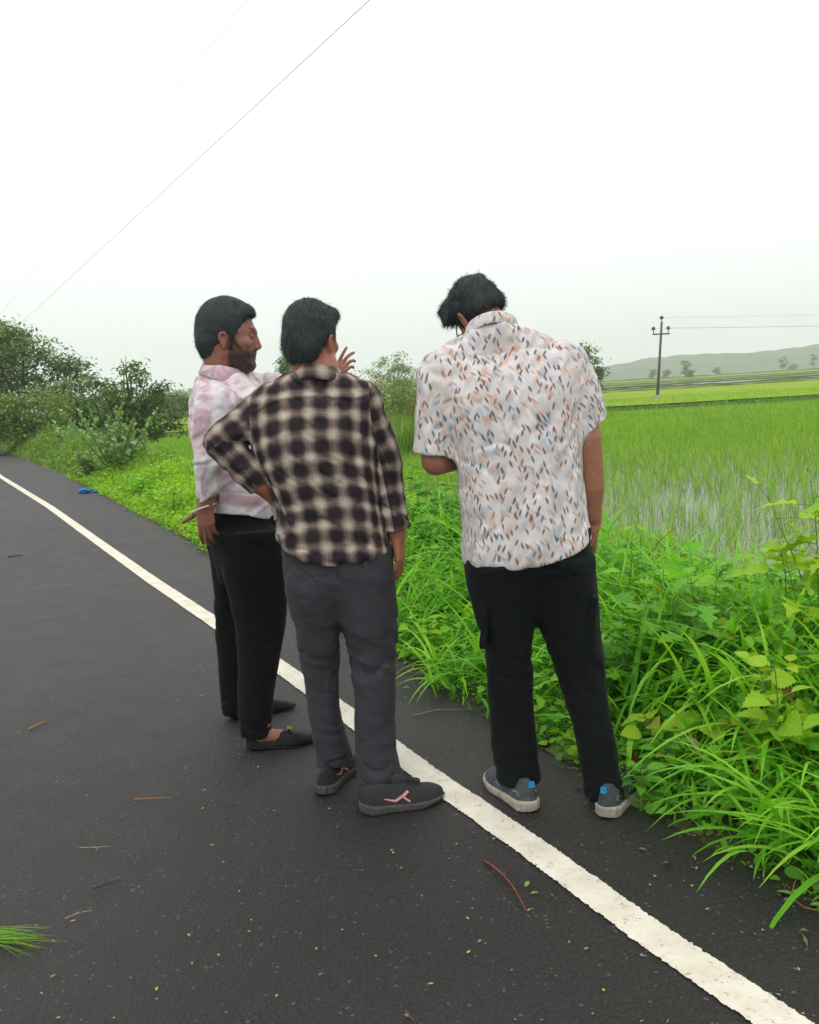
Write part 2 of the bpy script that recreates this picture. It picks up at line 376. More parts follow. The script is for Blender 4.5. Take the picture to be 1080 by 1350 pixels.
# hills: forested ridge with its own bulk
xs = np.linspace(-250, 1150, 260); ys = np.linspace(0, 1, 24)
crest_px = [(-260, 0), (60, 2), (160, 8), (230, 17), (270, 21), (300, 19), (350, 20), (420, 25), (500, 32), (600, 36), (900, 46), (1500, 30)]
cx_, cz_ = zip(*crest_px)
X_, T_ = np.meshgrid(xs, ys, indexing='ij')
cr = np.interp(X_, cx_, cz_)*.92
prof = np.interp(T_, [0, .12, .45, .6, 1], [0, .35, 1.0, .95, 0])
Zh = -1 + cr*prof + (cr > 3)*(2.2*noise2(X_*.05, T_*14, 4) + 1.6*noise2(X_*.16, T_*30, 8))*np.clip(prof*2, 0, 1)
Yh = 720 + T_*380 - .08*X_
m_hill = fieldmat('hill_forest', (.03, .06, .02), (.045, .085, .025), (.06, .11, .03), .02, .15)
tag(mesh_obj('hill', np.stack([X_, Yh, Zh], -1).reshape(-1, 3), gridf(260, 24)[:, ::-1], m_hill), kind='structure')
print('setting', time.time()-T0)

# ------------------------------------------------------------------ bodies and clothes as smooth blended volumes, meshed with surface nets
def smin(a, b, k):
    if k <= 0: return np.minimum(a, b)
    h = np.maximum(k-np.abs(a-b), 0)/k
    return np.minimum(a, b) - h*h*k*.25
def smax(a, b, k): return -smin(-a, -b, k)
def nrm(v): v = np.asarray(v, float); return v/np.linalg.norm(v)
class Prim:
    def __init__(s, fn, c, r, k=.01, op='add', clips=None, ck=.0):
        s.fn, s.c, s.r, s.k, s.op, s.clips, s.ck = fn, np.asarray(c, float), r, k, op, clips, ck
    def ev(s, P):
        d = s.fn(P)
        if s.clips:
            for (q, n) in s.clips: d = smax(d, (P-np.asarray(q))@nrm(n), s.ck)
        return d
def chain(pts, rad, k=.01, squash=None, **kw):
    """tapered limb through points; squash=(axis, ratio>1) thins it along that axis"""
    pts = np.asarray(pts, float); rad = np.broadcast_to(np.asarray(rad, float), (len(pts),))
    c = pts.mean(0); r = np.linalg.norm(pts-c, axis=1).max() + rad.max()
    if squash is not None: ax, ra = nrm(squash[0]), squash[1]
    def fn(P):
        Q, pp = P, pts
        if squash is not None:
            Q = P + ((P-c)@ax)[:, None]*ax*(ra-1); pp = pts + ((pts-c)@ax)[:, None]*ax*(ra-1)
        d = None
        for i in range(len(pts)-1 or 1):
            a = pp[i]; b = pp[min(i+1, len(pts)-1)]; ab = b-a; l2 = ab@ab + 1e-12
            t = np.clip(((Q-a)@ab)/l2, 0, 1)
            e = np.linalg.norm(Q-a-t[:, None]*ab, axis=1) - (rad[i]+t*(rad[min(i+1, len(pts)-1)]-rad[i]))
            d = e if d is None else np.minimum(d, e)
        if squash is not None: d = d*(1/ra*.5+.5)
        return d
    return Prim(fn, c, r, k, **kw)
def ell(c, rad, M=None, k=.01, **kw):
    c = np.asarray(c, float); rad = np.asarray(rad, float)
    def fn(P):
        q = P-c
        if M is not None: q = q@M
        k0 = np.linalg.norm(q/rad, axis=1); k1 = np.linalg.norm(q/rad**2, axis=1)+1e-9
        return k0*(k0-1)/k1
    return Prim(fn, c, rad.max(), k, **kw)
def loft(left, right, Y, ry, k=.02, cy=None, power=2.2, endk=.02, zlo=None, zhi=None, yaw=None, **kw):
    """upright form between a left and a right outline measured off the photograph at distance Y;
    ry: (z, half depth) table, cy: (z, shift of the centre in depth) table"""
    def cv(pts):
        q = np.array([at(p[0], p[1], Y if len(p) < 3 else p[2]) for p in pts]); o = np.argsort(q[:, 2]); return q[o]
    A, B = cv(left), cv(right)
    lo = max(A[0, 2], B[0, 2]) if zlo is None else zlo; hi = min(A[-1, 2], B[-1, 2]) if zhi is None else zhi
    zs = np.linspace(lo, hi, 64)
    def sm(a):
        w_ = np.array([1, 2, 3, 2, 1.]); w_ /= w_.sum(); return np.convolve(np.pad(a, 2, mode='edge'), w_, 'valid')
    xl, xr = sm(np.interp(zs, A[:, 2], A[:, 0])), sm(np.interp(zs, B[:, 2], B[:, 0]))
    cx, rx = (xl+xr)/2, (xr-xl)/2
    rz = sm(np.interp(zs, *zip(*sorted(ry)))); 
    Yc = sm(np.interp(zs, A[:, 2], A[:, 1])*.5+np.interp(zs, B[:, 2], B[:, 1])*.5)
    if cy: Yc = Yc + sm(np.interp(zs, *zip(*sorted(cy))))
    slope = np.sqrt(1+np.maximum(np.abs(np.gradient(xl, zs)), np.abs(np.gradient(xr, zs)))**2)
    c = np.array([cx.mean(), Yc.mean(), (lo+hi)/2]); r = math.hypot((hi-lo)/2, max(rx.max(), rz.max()))+.1
    pw = power
    def fn(P):
        z = P[:, 2]; a = np.interp(z, zs, rx); b = np.interp(z, zs, rz)
        x = P[:, 0]-np.interp(z, zs, cx); y = P[:, 1]-np.interp(z, zs, Yc)
        k0 = ((np.abs(x)/a)**pw+(np.abs(y)/b)**pw)**(1/pw)
        g = np.sqrt((np.abs(x)**(pw-1)/a**pw)**2+(np.abs(y)**(pw-1)/b**pw)**2)/np.maximum(k0, 1e-6)**(pw-1)
        d = (k0-1)/np.maximum(g, 1e-3)
        d = np.where(k0 < .3, -np.minimum(a, b)*(1-k0), d)/np.interp(z, zs, slope)
        return smax(smax(d, lo-z, endk), z-hi, endk)
    p = Prim(fn, c, r, k, **kw); p.tab = (zs, cx, rx, Yc, rz); return p

class Body:
    def __init__(s): s.p = []; s.post = None; s.disp = None
    def add(s, *a): s.p.extend(a); return s
    def f(s, P, prims=None):
        d = np.full(len(P), 9.0)
        for p in (s.p if prims is None else prims):
            e = p.ev(P)
            if p.op == 'add': d = smin(d, e, p.k)
            elif p.op == 'sub': d = smax(d, -e, p.k)
            elif p.op == 'and': d = smax(d, e, p.k)
        if s.disp is not None: d = d + s.disp(P)
        if s.post is not None: d = s.post(P, d)
        return d
    def mesh(s, h, bs=16, pad=.02):
        adds = [p for p in s.p if p.op == 'add']
        lo = np.min([p.c-p.r for p in adds], 0)-pad; hi = np.max([p.c+p.r for p in adds], 0)+pad
        nb = np.ceil((hi-lo)/(h*bs)).astype(int); n = nb*bs+1
        D = np.ones(n, np.float32)
        g = np.arange(bs+1)*h; gx, gy, gz = np.meshgrid(g, g, g, indexing='ij')
        loc = np.stack([gx.ravel(), gy.ravel(), gz.ravel()], 1)
        bi = np.stack(np.meshgrid(*[np.arange(k) for k in nb], indexing='ij'), -1).reshape(-1, 3)
        cen = lo+(bi+.5)*h*bs; half = h*bs*.866
        pd = np.stack([p.ev(cen) for p in s.p], 1); kk = np.array([p.k for p in s.p])
        comb = s.f(cen)
        addm = np.array([p.op == 'add' for p in s.p])
        near = np.abs(comb) < half*1.7+.015
        inside = (comb < 0) & ~near
        for b in np.nonzero(inside)[0]:
            i, j, k = bi[b]*bs; D[i:i+bs+1, j:j+bs+1, k:k+bs+1] = -1
        for b in np.nonzero(near)[0]:
            use = [p for q, p in enumerate(s.p) if pd[b, q] < half*1.9+kk[q]+.02 or p.op == 'and']
            if not any(p.op == 'add' for p in use): continue
            d = s.f(lo+bi[b]*h*bs+loc, use)
            i, j, k = bi[b]*bs; D[i:i+bs+1, j:j+bs+1, k:k+bs+1] = d.reshape(bs+1, bs+1, bs+1)
        return snets(D, lo, h)
def snets(D, lo, h):
    I = D < 0; n = np.array(D.shape)
    cnt = np.zeros(n-1, np.int8)
    for a in (0, 1):
        for b in (0, 1):
            for c in (0, 1): cnt += I[a:n[0]-1+a, b:n[1]-1+b, c:n[2]-1+c]
    act = np.argwhere((cnt > 0) & (cnt < 8))
    idx = np.full(n-1, -1, np.int32); idx[tuple(act.T)] = np.arange(len(act))
    acc = np.zeros((len(act), 3)); w_ = np.zeros(len(act))
    cor = {(a, b, c): D[act[:, 0]+a, act[:, 1]+b, act[:, 2]+c].astype(float) for a in (0, 1) for b in (0, 1) for c in (0, 1)}
    for c0 in cor:
        for ax in range(3):
            if c0[ax]: continue
            c1 = list(c0); c1[ax] = 1; c1 = tuple(c1)
            a, b = cor[c0], cor[c1]; x = (a < 0) != (b < 0)
            t = np.where(x, a/np.where(x, a-b, 1), 0)
            p = np.array(c0, float)[None]+np.zeros((len(act), 3)); p[:, ax] += t
            acc[x] += p[x]; w_[x] += 1
    V = lo+(act+acc/w_[:, None])*h
    F = []
    for ax in range(3):
        sl0 = [slice(None)]*3; sl1 = [slice(None)]*3; sl0[ax] = slice(0, -1); sl1[ax] = slice(1, None)
        a, b = I[tuple(sl0)], I[tuple(sl1)]; e = np.argwhere(a != b)
        u, v = (ax+1) % 3, (ax+2) % 3
        ok = (e[:, u] > 0) & (e[:, v] > 0) & (e[:, u] < n[u]-1) & (e[:, v] < n[v]-1); e = e[ok]
        q = []
        for du, dv in ((0, 0), (1, 0), (1, 1), (0, 1)):
            k = e.copy(); k[:, u] -= du; k[:, v] -= dv; q.append(idx[tuple(k.T)])
        q = np.stack(q, 1); ins = I[tuple(e.T)]; q[~ins] = q[~ins][:, ::-1]; F.append(q)
    F = np.concatenate(F); F = F[(F >= 0).all(1)]
    return V, F
def frame(fwd, up):
    f = nrm(fwd); r = nrm(np.cross(f, up)); u = np.cross(r, f); return np.stack([r, f, u], 1)   # columns: right, forward, up
def headframe(yaw, pitch=0, roll=0):
    """yaw: direction faced (deg from +x), pitch down positive, roll: tilt to own right positive"""
    y, p, r = map(math.radians, (yaw, pitch, roll))
    f = np.array([math.cos(y)*math.cos(p), math.sin(y)*math.cos(p), -math.sin(p)])
    M = frame(f, (0, 0, 1)); R, F_, U = M.T
    R2 = math.cos(r)*R - math.sin(r)*U; U2 = math.sin(r)*R + math.cos(r)*U
    return np.stack([R2, F_, U2], 1)
def crease(P, fr, seed, w_=.16, warp=.5):
    """thin valley lines where a slow noise crosses zero: sharp creases of pressed cloth"""
    Q = P*np.asarray(fr, float); Q = Q+warp*np.stack([vnoise(P*7, seed+7), vnoise(P*7, seed+8), vnoise(P*7, seed+9)], 1)
    n = vnoise(Q, seed); return np.exp(-(n/w_)**2)-.6*np.exp(-((n-1.6*w_)/(w_*1.2))**2)
def folds(P, lst):
    """cloth folds: (a, b, width, height) ridges (height>0) or valleys"""
    d = np.zeros(len(P))
    for a, b, w_, hgt in lst:
        a = np.asarray(a); b = np.asarray(b); ab = b-a; t = np.clip(((P-a)@ab)/(ab@ab), 0, 1)
        e = np.linalg.norm(P-a-t[:, None]*ab, axis=1); d -= hgt*np.exp(-(e/w_)**2)*np.sin(np.pi*np.clip(t*.9+.05, 0, 1))
    return d

# ---- head in its own frame (metres): x right, y face, z up; origin between the ears
def head_prims(Cc, M, s, beard=0.0, neck_to=None, neck_r=.055, asleep=False):
    W = lambda x, y, z: Cc + M@(np.array([x, y, z])*s)
    E_ = lambda c, r, k, **kw: ell(W(*c), np.array(r)*s, M, k*s, **kw)
    CH = lambda pts, r, k, **kw: chain([W(*p) for p in pts], np.array(r)*s, k*s, **kw)
    P = [E_((0, -.012, .045), (.073, .096, .088), 0),
         E_((0, .045, .03), (.062, .05, .062), .03),
         E_((0, .04, -.03), (.057, .052, .062), .03),
         CH([(-.05, .005, -.045), (-.022, .075, -.085), (.022, .075, -.085), (.05, .005, -.045)], [.016, .016, .016, .016], .03),
         E_((0, .082, -.083), (.02, .017, .016), .015),
         CH([(-.034, .085, .036), (0, .094, .036), (.034, .085, .036)], [.009, .01, .009], .015)]
    for sx_ in (-1, 1):
        P += [E_((sx_*.031, .101, .018), (.016, .016, .011), .012, op='sub'),
              E_((sx_*.045, .066, -.008), (.018, .018, .015), .02)]
    P += [CH([(0, .093, .028), (0, .105, .002), (0, .111, -.016)], [.008, .0085, .0105], .012),
          CH([(-.012, .102, -.021), (.012, .102, -.021)], [.008, .008], .008), E_((0, .093, -.004), (.015, .017, .028), .010)]
    for sx_ in (-1, 1):
        P += [E_((sx_*.031, .0835, .018), (.0135, .0125, .012), .002)]
    P += [E_((0, .076, -.045), (.036, .022, .034), .012), CH([(-.02, .089, -.044), (0, .0965, -.042), (.02, .089, -.044)], [.004, .006, .004], .006),
          CH([(-.017, .088, -.053), (0, .094, -.0535), (.017, .088, -.053)], [.004, .0065, .004], .006)]
    for sx_ in (-1, 1):       # ears: rim, lobe, hollow
        P += [CH([(sx_*.070, .012, -.022), (sx_*.075, .010, .002), (sx_*.083, -.004, .026), (sx_*.086, -.018, .022), (sx_*.083, -.020, .004), (sx_*.075, -.006, -.024)],
                 [.006, .005, .0048, .0048, .0048, .0065], .005),
              E_((sx_*.075, -.004, .004), (.006, .014, .022), .006)]
    if neck_to is not None:
        P += [chain([W(0, -.03, -.02), W(0, -.028, -.07), neck_to], [neck_r*s*1.0, neck_r*s*.97, neck_r*1.12], .03*s)]
    return P
def head_color(P, Cc, M, s, skin, beard=0, dark=(.012, .009, .008)):
    q = (P-Cc)@M/s; x, y, z = q.T
    col = np.tile(np.array(skin), (len(P), 1)).astype(float)
    inh = (np.abs(x) < .1) & (np.abs(y) < .16) & (np.abs(z) < .2)
    n = vnoise(P*90, 2)
    def mixc(mk, c):
        mk = (np.clip(mk, 0, 1)*inh)[:, None]; col[:] = col*(1-mk)+np.array(c)*mk
    # lips, brows, eyes
    mixc(1.3-np.hypot(x/.024, (z+.048)/.011)*1.3 if True else 0, (skin[0]*.75, skin[1]*.45, skin[2]*.5)) if False else None
    lip = (np.abs(x) < .024) & (np.abs(z+.048) < .011) & (y > .085)
    mixc(lip*1.0, (skin[0]*.8, skin[1]*.5, skin[2]*.55))
    for sx_ in (-1, 1):
        br = 1.5-1.5*np.hypot((x-sx_*.034)/.02, (z-.041-.05*np.abs(x-sx_*.03))/.0055); mixc(br*(y > .06)*1.4, dark)
        ey = np.hypot((x-sx_*.031)/.0125, (z-.018)/.0055); mixc((ey < 1)*(y > .085)*1.0, (.32, .30, .28))
        mixc((np.hypot(x-sx_*.031, z-.018) < .0052)*(y > .085)*1.0, (.02, .012, .01))
        mixc((ey > 1)*(ey < 1.35)*(y > .08)*.7, dark)
    if beard:
        line = -.035+.35*np.clip(.06-y, 0, .1)*1.0
        line = np.where(y < .05, .02-.0*y, -.03)
        jaw = np.clip((np.where(y > .058, -.032, np.interp(y, [.02, .058], [.028, -.03]))-z)/.008, 0, 1)*np.clip((y+.0)/.012, 0, 1)*np.clip((z+.135)/.02, 0, 1)
        mous = ((np.abs(x) < .032) & (z < -.028) & (z > -.042) & (y > .07))*1.0
        mk = np.maximum(jaw, mous)*(~((np.abs(x) < .019) & (np.abs(z+.048) < .0085) & (y > .09)))
        mixc(mk*beard*(.85+.15*n), dark)
    return col
def hair_body(Cc, M, s, top=.03, side=.010, nape=-.055, front=.03, quiff=0, wild=0, seed=0):
    """hair as a thick cap cut by the hairline; top = thickness above the skull"""
    B = Body(); W = lambda x, y, z: Cc + M@(np.array([x, y, z])*s)
    base = ell(W(0, -.012, .045), np.array([.073+side, .096+side*1.2, .088+side])*s, M, 0)
    B.add(base)
    B.add(ell(W(0, -.004, .045+top*.95), np.array([.066+side, .088+side, .082])*s, M, .03*s))
    B.add(chain([W(-.03, -.07, -.01), W(.03, -.07, -.01)], np.array([.036, .036])*s, .04*s))
    B.add(chain([W(-.018, -.062, nape+.022), W(.018, -.062, nape+.022)], np.array([.030, .030])*s, .03*s))
    if quiff: B.add(chain([W(-.04, .072, .10), W(.04, .072, .10)], np.array([.022, .026])*s*quiff, .03*s))
    def post(P, d):
        q = (P-Cc)@M/s; x, y, z = q.T; ax = np.abs(x)
        # hairline plane: above a line that falls from the brow to the nape, with room for the ears
        hl = np.interp(y, [-.12, -.05, -.018, .012, .03, .052, .075, .12], [nape, nape+.004, -.012, .030, .026, .045, .085, .092])
        hl = np.where((y > .018) & (y < .045) & (ax > .05), hl-.022, hl)
        cut = (hl-z)*.75
        rough = .0016*vnoise(q*np.array([300, 90, 90]), seed)+.0015*vnoise(q*np.array([60, 45, 45]), seed+1)+wild*.010*vnoise(q*28, seed+2)*np.clip((z-.0)/.06, 0, 1)
        d = d + rough*s
        d = smax(d, cut*s + .003*vnoise(q*180, seed+5), .006)
        return d
    B.post = post
    return B
def hair_strands(V, F, Cc, M, s, nst, ln, seed, wild=0.3, lift=.35, wdt=.0011, comb=(0, -.3, -1)):
    """short tapered strands standing out of the hair surface so its edge is not clean"""
    r = np.random.RandomState(seed); f = F[r.randint(0, len(F), nst)]
    a, b, c, d = V[f[:, 0]], V[f[:, 1]], V[f[:, 2]], V[f[:, 3]]
    n = np.cross(c-a, d-b); n /= np.linalg.norm(n, axis=1)[:, None]+1e-9
    w4 = r.rand(nst, 4); w4 /= w4.sum(1)[:, None]; p = a*w4[:, :1]+b*w4[:, 1:2]+c*w4[:, 2:3]+d*w4[:, 3:]
    flow = M@np.array(comb, float)
    g = flow[None]-n*(n@flow)[:, None]; g /= np.linalg.norm(g, axis=1)[:, None]+1e-6
    dr = g+n*lift+r.normal(0, wild, (nst, 3)); dr /= np.linalg.norm(dr, axis=1)[:, None]
    L_ = ln*(.5+r.rand(nst))*s; sd = np.cross(dr, n); sd /= np.linalg.norm(sd, axis=1)[:, None]+1e-9
    p0 = p-n*.002; w_ = wdt*(.7+.6*r.rand(nst))[:, None]
    mid = p0+dr*L_[:, None]*.55; tip = mid+(dr*.45+np.array([0, 0, -.12])+r.normal(0, .1, (nst, 3)))*L_[:, None]
    Vn = np.stack([p0-sd*w_, p0+sd*w_, mid+sd*w_*.8, mid-sd*w_*.8, tip], 1).reshape(-1, 3)
    k = (np.arange(nst)*5)[:, None]+len(V)
    return np.vstack([V, Vn]), [F, np.hstack([k, k+1, k+2, k+3]), np.hstack([k+3, k+2, k+4])]

# ---- hand: palm + four bent fingers + thumb.  frame columns: across (towards thumb), along (towards finger tips), back of hand
def hand_prims(wr, along, back, thumb_side, curl, s=1.0, spread=.06, thumb=(.5, .55), tcurl=.3, k0=.012):
    al = nrm(along); bk = nrm(np.asarray(back, float)-al*(np.asarray(back, float)@al)); ac = np.cross(al, bk)*thumb_side
    W = lambda a, l, b: wr+(ac*a+al*l+bk*b)*s
    P = [chain([W(0, -.03, 0), W(0, .01, 0)], [.026*s, .027*s], .02, squash=(bk, 1.25))]
    # palm
    roots = [(.027, .088), (.009, .093), (-.010, .090), (-.027, .081)]
    for (a, l) in roots: P.append(chain([W(a*.62, .015, 0), W(a, l-.006, 0)], [.0165*s, .0118*s], .009))
    P.append(chain([W(.020, .02, -.006), W(.026, .05, -.006)], [.018*s, .013*s], .01))
    lens = [(.042, .026, .021), (.047, .030, .022), (.044, .028, .022), (.034, .021, .019)]
    for i, ((a, l), ls) in enumerate(zip(roots, lens)):
        c = curl[i] if hasattr(curl, '__len__') else curl
        ang = 0; p = np.array([a, l, 0.]); pts = [W(*p)]; sp = (1.5-i)*spread
        for j, q in enumerate(ls):
            ang += c*(.75, 1.0, .7)[j]
            p = p+np.array([math.sin(sp)*math.cos(ang), math.cos(sp)*math.cos(ang), -math.sin(ang)])*q; pts.append(W(*p))
        P.append(chain(pts, np.array([.0098, .0088, .0080, .0068])*s*(1, 1.02, 1, .9)[i], .0025))
    t0 = np.array([.022, .022, -.008]); to, tb = thumb
    d1 = nrm([math.sin(to), math.cos(to), -tb*.6]); d2 = nrm([math.sin(to-tcurl), math.cos(to-tcurl), -tb*.8])
    t1 = t0+d1*.043; t2 = t1+(d1*.5+d2*.5)*.032; t3 = t2+d2*.026
    P.append(chain([W(*t0), W(*t1), W(*t2), W(*t3)], np.array([.0155, .0112, .0100, .0080])*s, .006))
    return P

# ---- materials for people
def skinmat():
    m, N, L = newmat('skin'); b = N['Principled BSDF']; a = N.new('ShaderNodeAttribute'); a.attribute_name = 'tint'
    t = N.new('ShaderNodeTexCoord'); n = noise(N, L, 45, 4, .6, t.outputs['Object']); n2 = noise(N, L, 500, 3, .6, t.outputs['Object'])
    r = ramp(N, L, n.outputs[0], [(.3, (.86, .84, .84)), (.7, (1.12, 1.1, 1.1))])
    x = N.new('ShaderNodeMixRGB'); x.blend_type = 'MULTIPLY'; x.inputs[0].default_value = 1; L.new(a.outputs['Color'], x.inputs[1]); L.new(r.outputs[0], x.inputs[2])
    L.new(x.outputs[0], b.inputs['Base Color']); b.inputs['Roughness'].default_value = .52; b.inputs['Specular IOR Level'].default_value = .4
    b.inputs['Subsurface Weight'].default_value = .12; b.inputs['Subsurface Radius'].default_value = (.012, .005, .003); b.inputs['Subsurface Scale'].default_value = 1
    bump_of(N, L, n2.outputs[0], .25, .001, b); return m
M_skin = skinmat()
def hairmat(col):
    m, N, L = newmat('hair'); b = N['Principled BSDF']; t = N.new('ShaderNodeTexCoord')
    mp_ = N.new('ShaderNodeMapping'); mp_.inputs['Scale'].default_value = (1, 1, .25); L.new(t.outputs['Object'], mp_.inputs[0])
    n = noise(N, L, 420, 3, .6, mp_.outputs[0]); r = ramp(N, L, n.outputs[0], [(.3, [c*.6 for c in col]), (.7, [c*1.5 for c in col])])
    L.new(r.outputs[0], b.inputs['Base Color']); b.inputs['Roughness'].default_value = .62; b.inputs['Specular IOR Level'].default_value = .35
    bump_of(N, L, n.outputs[0], .6, .003, b); return m
M_hair = hairmat((.026, .033, .037))
def clothmat(name, kind, rough=.85):
    """cloth coordinates come from the corner attribute 'cloth' (metres along the weave)"""
    m, N, L = newmat(name); b = N['Principled BSDF']; b.inputs['Roughness'].default_value = rough; b.inputs['Specular IOR Level'].default_value = .2
    b.inputs['Sheen Weight'].default_value = .06
    a1_ = N.new('ShaderNodeAttribute'); a1_.attribute_name = 'cloth'; a2_ = N.new('ShaderNodeAttribute'); a2_.attribute_name = 'cloth_sleeve'
    a3_ = N.new('ShaderNodeAttribute'); a3_.attribute_name = 'tint'; s3_ = N.new('ShaderNodeSeparateColor'); L.new(a3_.outputs['Color'], s3_.inputs[0])
    gt_ = N.new('ShaderNodeMath'); gt_.operation = 'GREATER_THAN'; gt_.inputs[1].default_value = .5; L.new(s3_.outputs[0], gt_.inputs[0])
    vx_ = N.new('ShaderNodeMix'); vx_.data_type = 'VECTOR'; L.new(gt_.outputs[0], vx_.inputs[0]); L.new(a1_.outputs['Vector'], vx_.inputs[4]); L.new(a2_.outputs['Vector'], vx_.inputs[5])
    V = vx_.outputs[1]
    sp = N.new('ShaderNodeSeparateXYZ'); L.new(V, sp.inputs[0])
    def M(op, x, y=None, z=None):
        q = N.new('ShaderNodeMath'); q.operation = op
        for i, v in enumerate((x, y, z)):
            if v is None: continue
            if isinstance(v, (int, float)): q.inputs[i].default_value = v
            else: L.new(v, q.inputs[i])
        return q.outputs[0]
    wv = noise(N, L, 900, 2, .5, V)
    if kind == 'plaid':
        wob = noise(N, L, 7, 2, .5, V); wb = M('MULTIPLY', M('SUBTRACT', wob.outputs[0], .5), .010)
        def band(c, per, ph):
            x = M('ADD', M('MULTIPLY', M('ADD', c, wb), 2*math.pi/per), ph)
            mr_ = N.new('ShaderNodeMapRange'); mr_.interpolation_type = 'SMOOTHSTEP'; mr_.inputs[1].default_value = -.95; mr_.inputs[2].default_value = 1.15; L.new(M('COSINE', x), mr_.inputs[0]); return mr_.outputs[0]
        u, v = band(sp.outputs[0], .076, .4), band(sp.outputs[1], .071, 0)
        def line(c, per, ph):
            x = M('ADD', M('MULTIPLY', c, 2*math.pi/per), ph); return M('POWER', M('MAXIMUM', M('COSINE', x), 0), 60)
        f = M('MULTIPLY_ADD', u, .47, M('MULTIPLY', v, .45))
        l = M('MULTIPLY', M('ADD', line(sp.outputs[0], .076, .4), line(sp.outputs[1], .071, 0)), .10)
        sn = noise(N, L, 60, 4, .7, V)
        f = M('ADD', M('ADD', f, l), M('MULTIPLY', M('SUBTRACT', sn.outputs[0], .5), .30))
        r = ramp(N, L, f, [(.08, (.022, .015, .019)), (.28, (.045, .033, .034)), (.46, (.13, .10, .088)), (.68, (.26, .21, .178)), (.98, (.50, .42, .355))])
        L.new(r.outputs[0], b.inputs['Base Color'])
    elif kind == 'brush':
        # off-white with small slanting brush marks in rust, slate and grey green, and paler washed marks between
        cur = None
        bgn = noise(N, L, 14, 3, .5, V)
        cur = ramp(N, L, bgn.outputs[0], [(.35, (.58, .55, .56)), (.65, (.74, .69, .68))]).outputs[0]
        def marks(cur, rot, sc_, elong, thr, cols, rad, seed, soft=.12):
            m0_ = N.new('ShaderNodeMapping'); m0_.inputs['Rotation'].default_value = (0, 0, rot); L.new(V, m0_.inputs[0])
            mp_ = N.new('ShaderNodeMapping'); mp_.inputs['Location'].default_value = (seed*1.37, seed*.71, seed*3)
            mp_.inputs['Scale'].default_value = (sc_, sc_/elong, 0)
            L.new(m0_.outputs[0], mp_.inputs[0])
            wn = noise(N, L, 2.2, 2, .6, mp_.outputs[0]); wm = N.new('ShaderNodeMixRGB'); wm.blend_type = 'ADD'; wm.inputs[0].default_value = .22
            L.new(mp_.outputs[0], wm.inputs[1]); L.new(wn.outputs['Color'], wm.inputs[2])
            v = N.new('ShaderNodeTexVoronoi'); v.voronoi_dimensions = '2D'; v.inputs['Scale'].default_value = 1; L.new(wm.outputs[0], v.inputs['Vector'])
            s = N.new('ShaderNodeSeparateColor'); L.new(v.outputs['Color'], s.inputs[0])
            on = M('GREATER_THAN', s.outputs[0], thr)
            mr_ = N.new('ShaderNodeMapRange'); mr_.interpolation_type = 'SMOOTHSTEP'; mr_.inputs[1].default_value = rad+soft; mr_.inputs[2].default_value = rad-soft*.3
            L.new(v.outputs['Distance'], mr_.inputs[0])
            fac = M('MULTIPLY', mr_.outputs[0], on)
            cr = ramp(N, L, s.outputs[1], [(i/len(cols), c) for i, c in enumerate(cols)], 'CONSTANT')
            x = N.new('ShaderNodeMixRGB'); L.new(M('MULTIPLY', fac, .88), x.inputs[0]); L.new(cur, x.inputs[1]); L.new(cr.outputs[0], x.inputs[2]); return x.outputs[0]
        pale = [(.46, .49, .56), (.62, .50, .44), (.52, .53, .54), (.60, .43, .36)]
        cur = marks(cur, .6, 30, 2.0, .30, pale, .22, 3, .24); cur = marks(cur, -.2, 50, 2.4, .40, pale, .22, 4, .22)
        cur = marks(cur, -.75, 66, 3.0, .64, [(.50, .28, .18), (.55, .38, .30), (.35, .38, .46)], .20, 5, .16)
        cur = marks(cur, .42, 64, 3.2, .50, [(.045, .055, .085), (.26, .12, .09), (.10, .13, .13), (.09, .08, .10), (.33, .19, .14)], .17, 8, .12)
        cur = marks(cur, -.25, 68, 3.2, .66, [(.07, .08, .11), (.28, .10, .08), (.12, .13, .13)], .19, 11, .12)
        L.new(cur, b.inputs['Base Color'])
    elif kind == 'pink':
        n = noise(N, L, 8.5, 3, .55, V); n.inputs['Distortion'].default_value = 1.1
        r = ramp(N, L, n.outputs[0], [(.36, (.50, .36, .40)), (.44, (.58, .42, .47)), (.50, (.67, .58, .62)), (.56, (.72, .68, .70)), (.66, (.76, .74, .75))])
        n3 = noise(N, L, 30, 4, .6, V); r3 = ramp(N, L, n3.outputs[0], [(.35, (.9, .88, .9)), (.65, (1.05, 1.05, 1.05))])
        x = N.new('ShaderNodeMixRGB'); x.blend_type = 'MULTIPLY'; x.inputs[0].default_value = 1; L.new(r.outputs[0], x.inputs[1]); L.new(r3.outputs[0], x.inputs[2])
        L.new(x.outputs[0], b.inputs['Base Color'])
    h = M('MULTIPLY', wv.outputs[0], 1.0); bump_of(N, L, h, .12, .001, b)
    return m
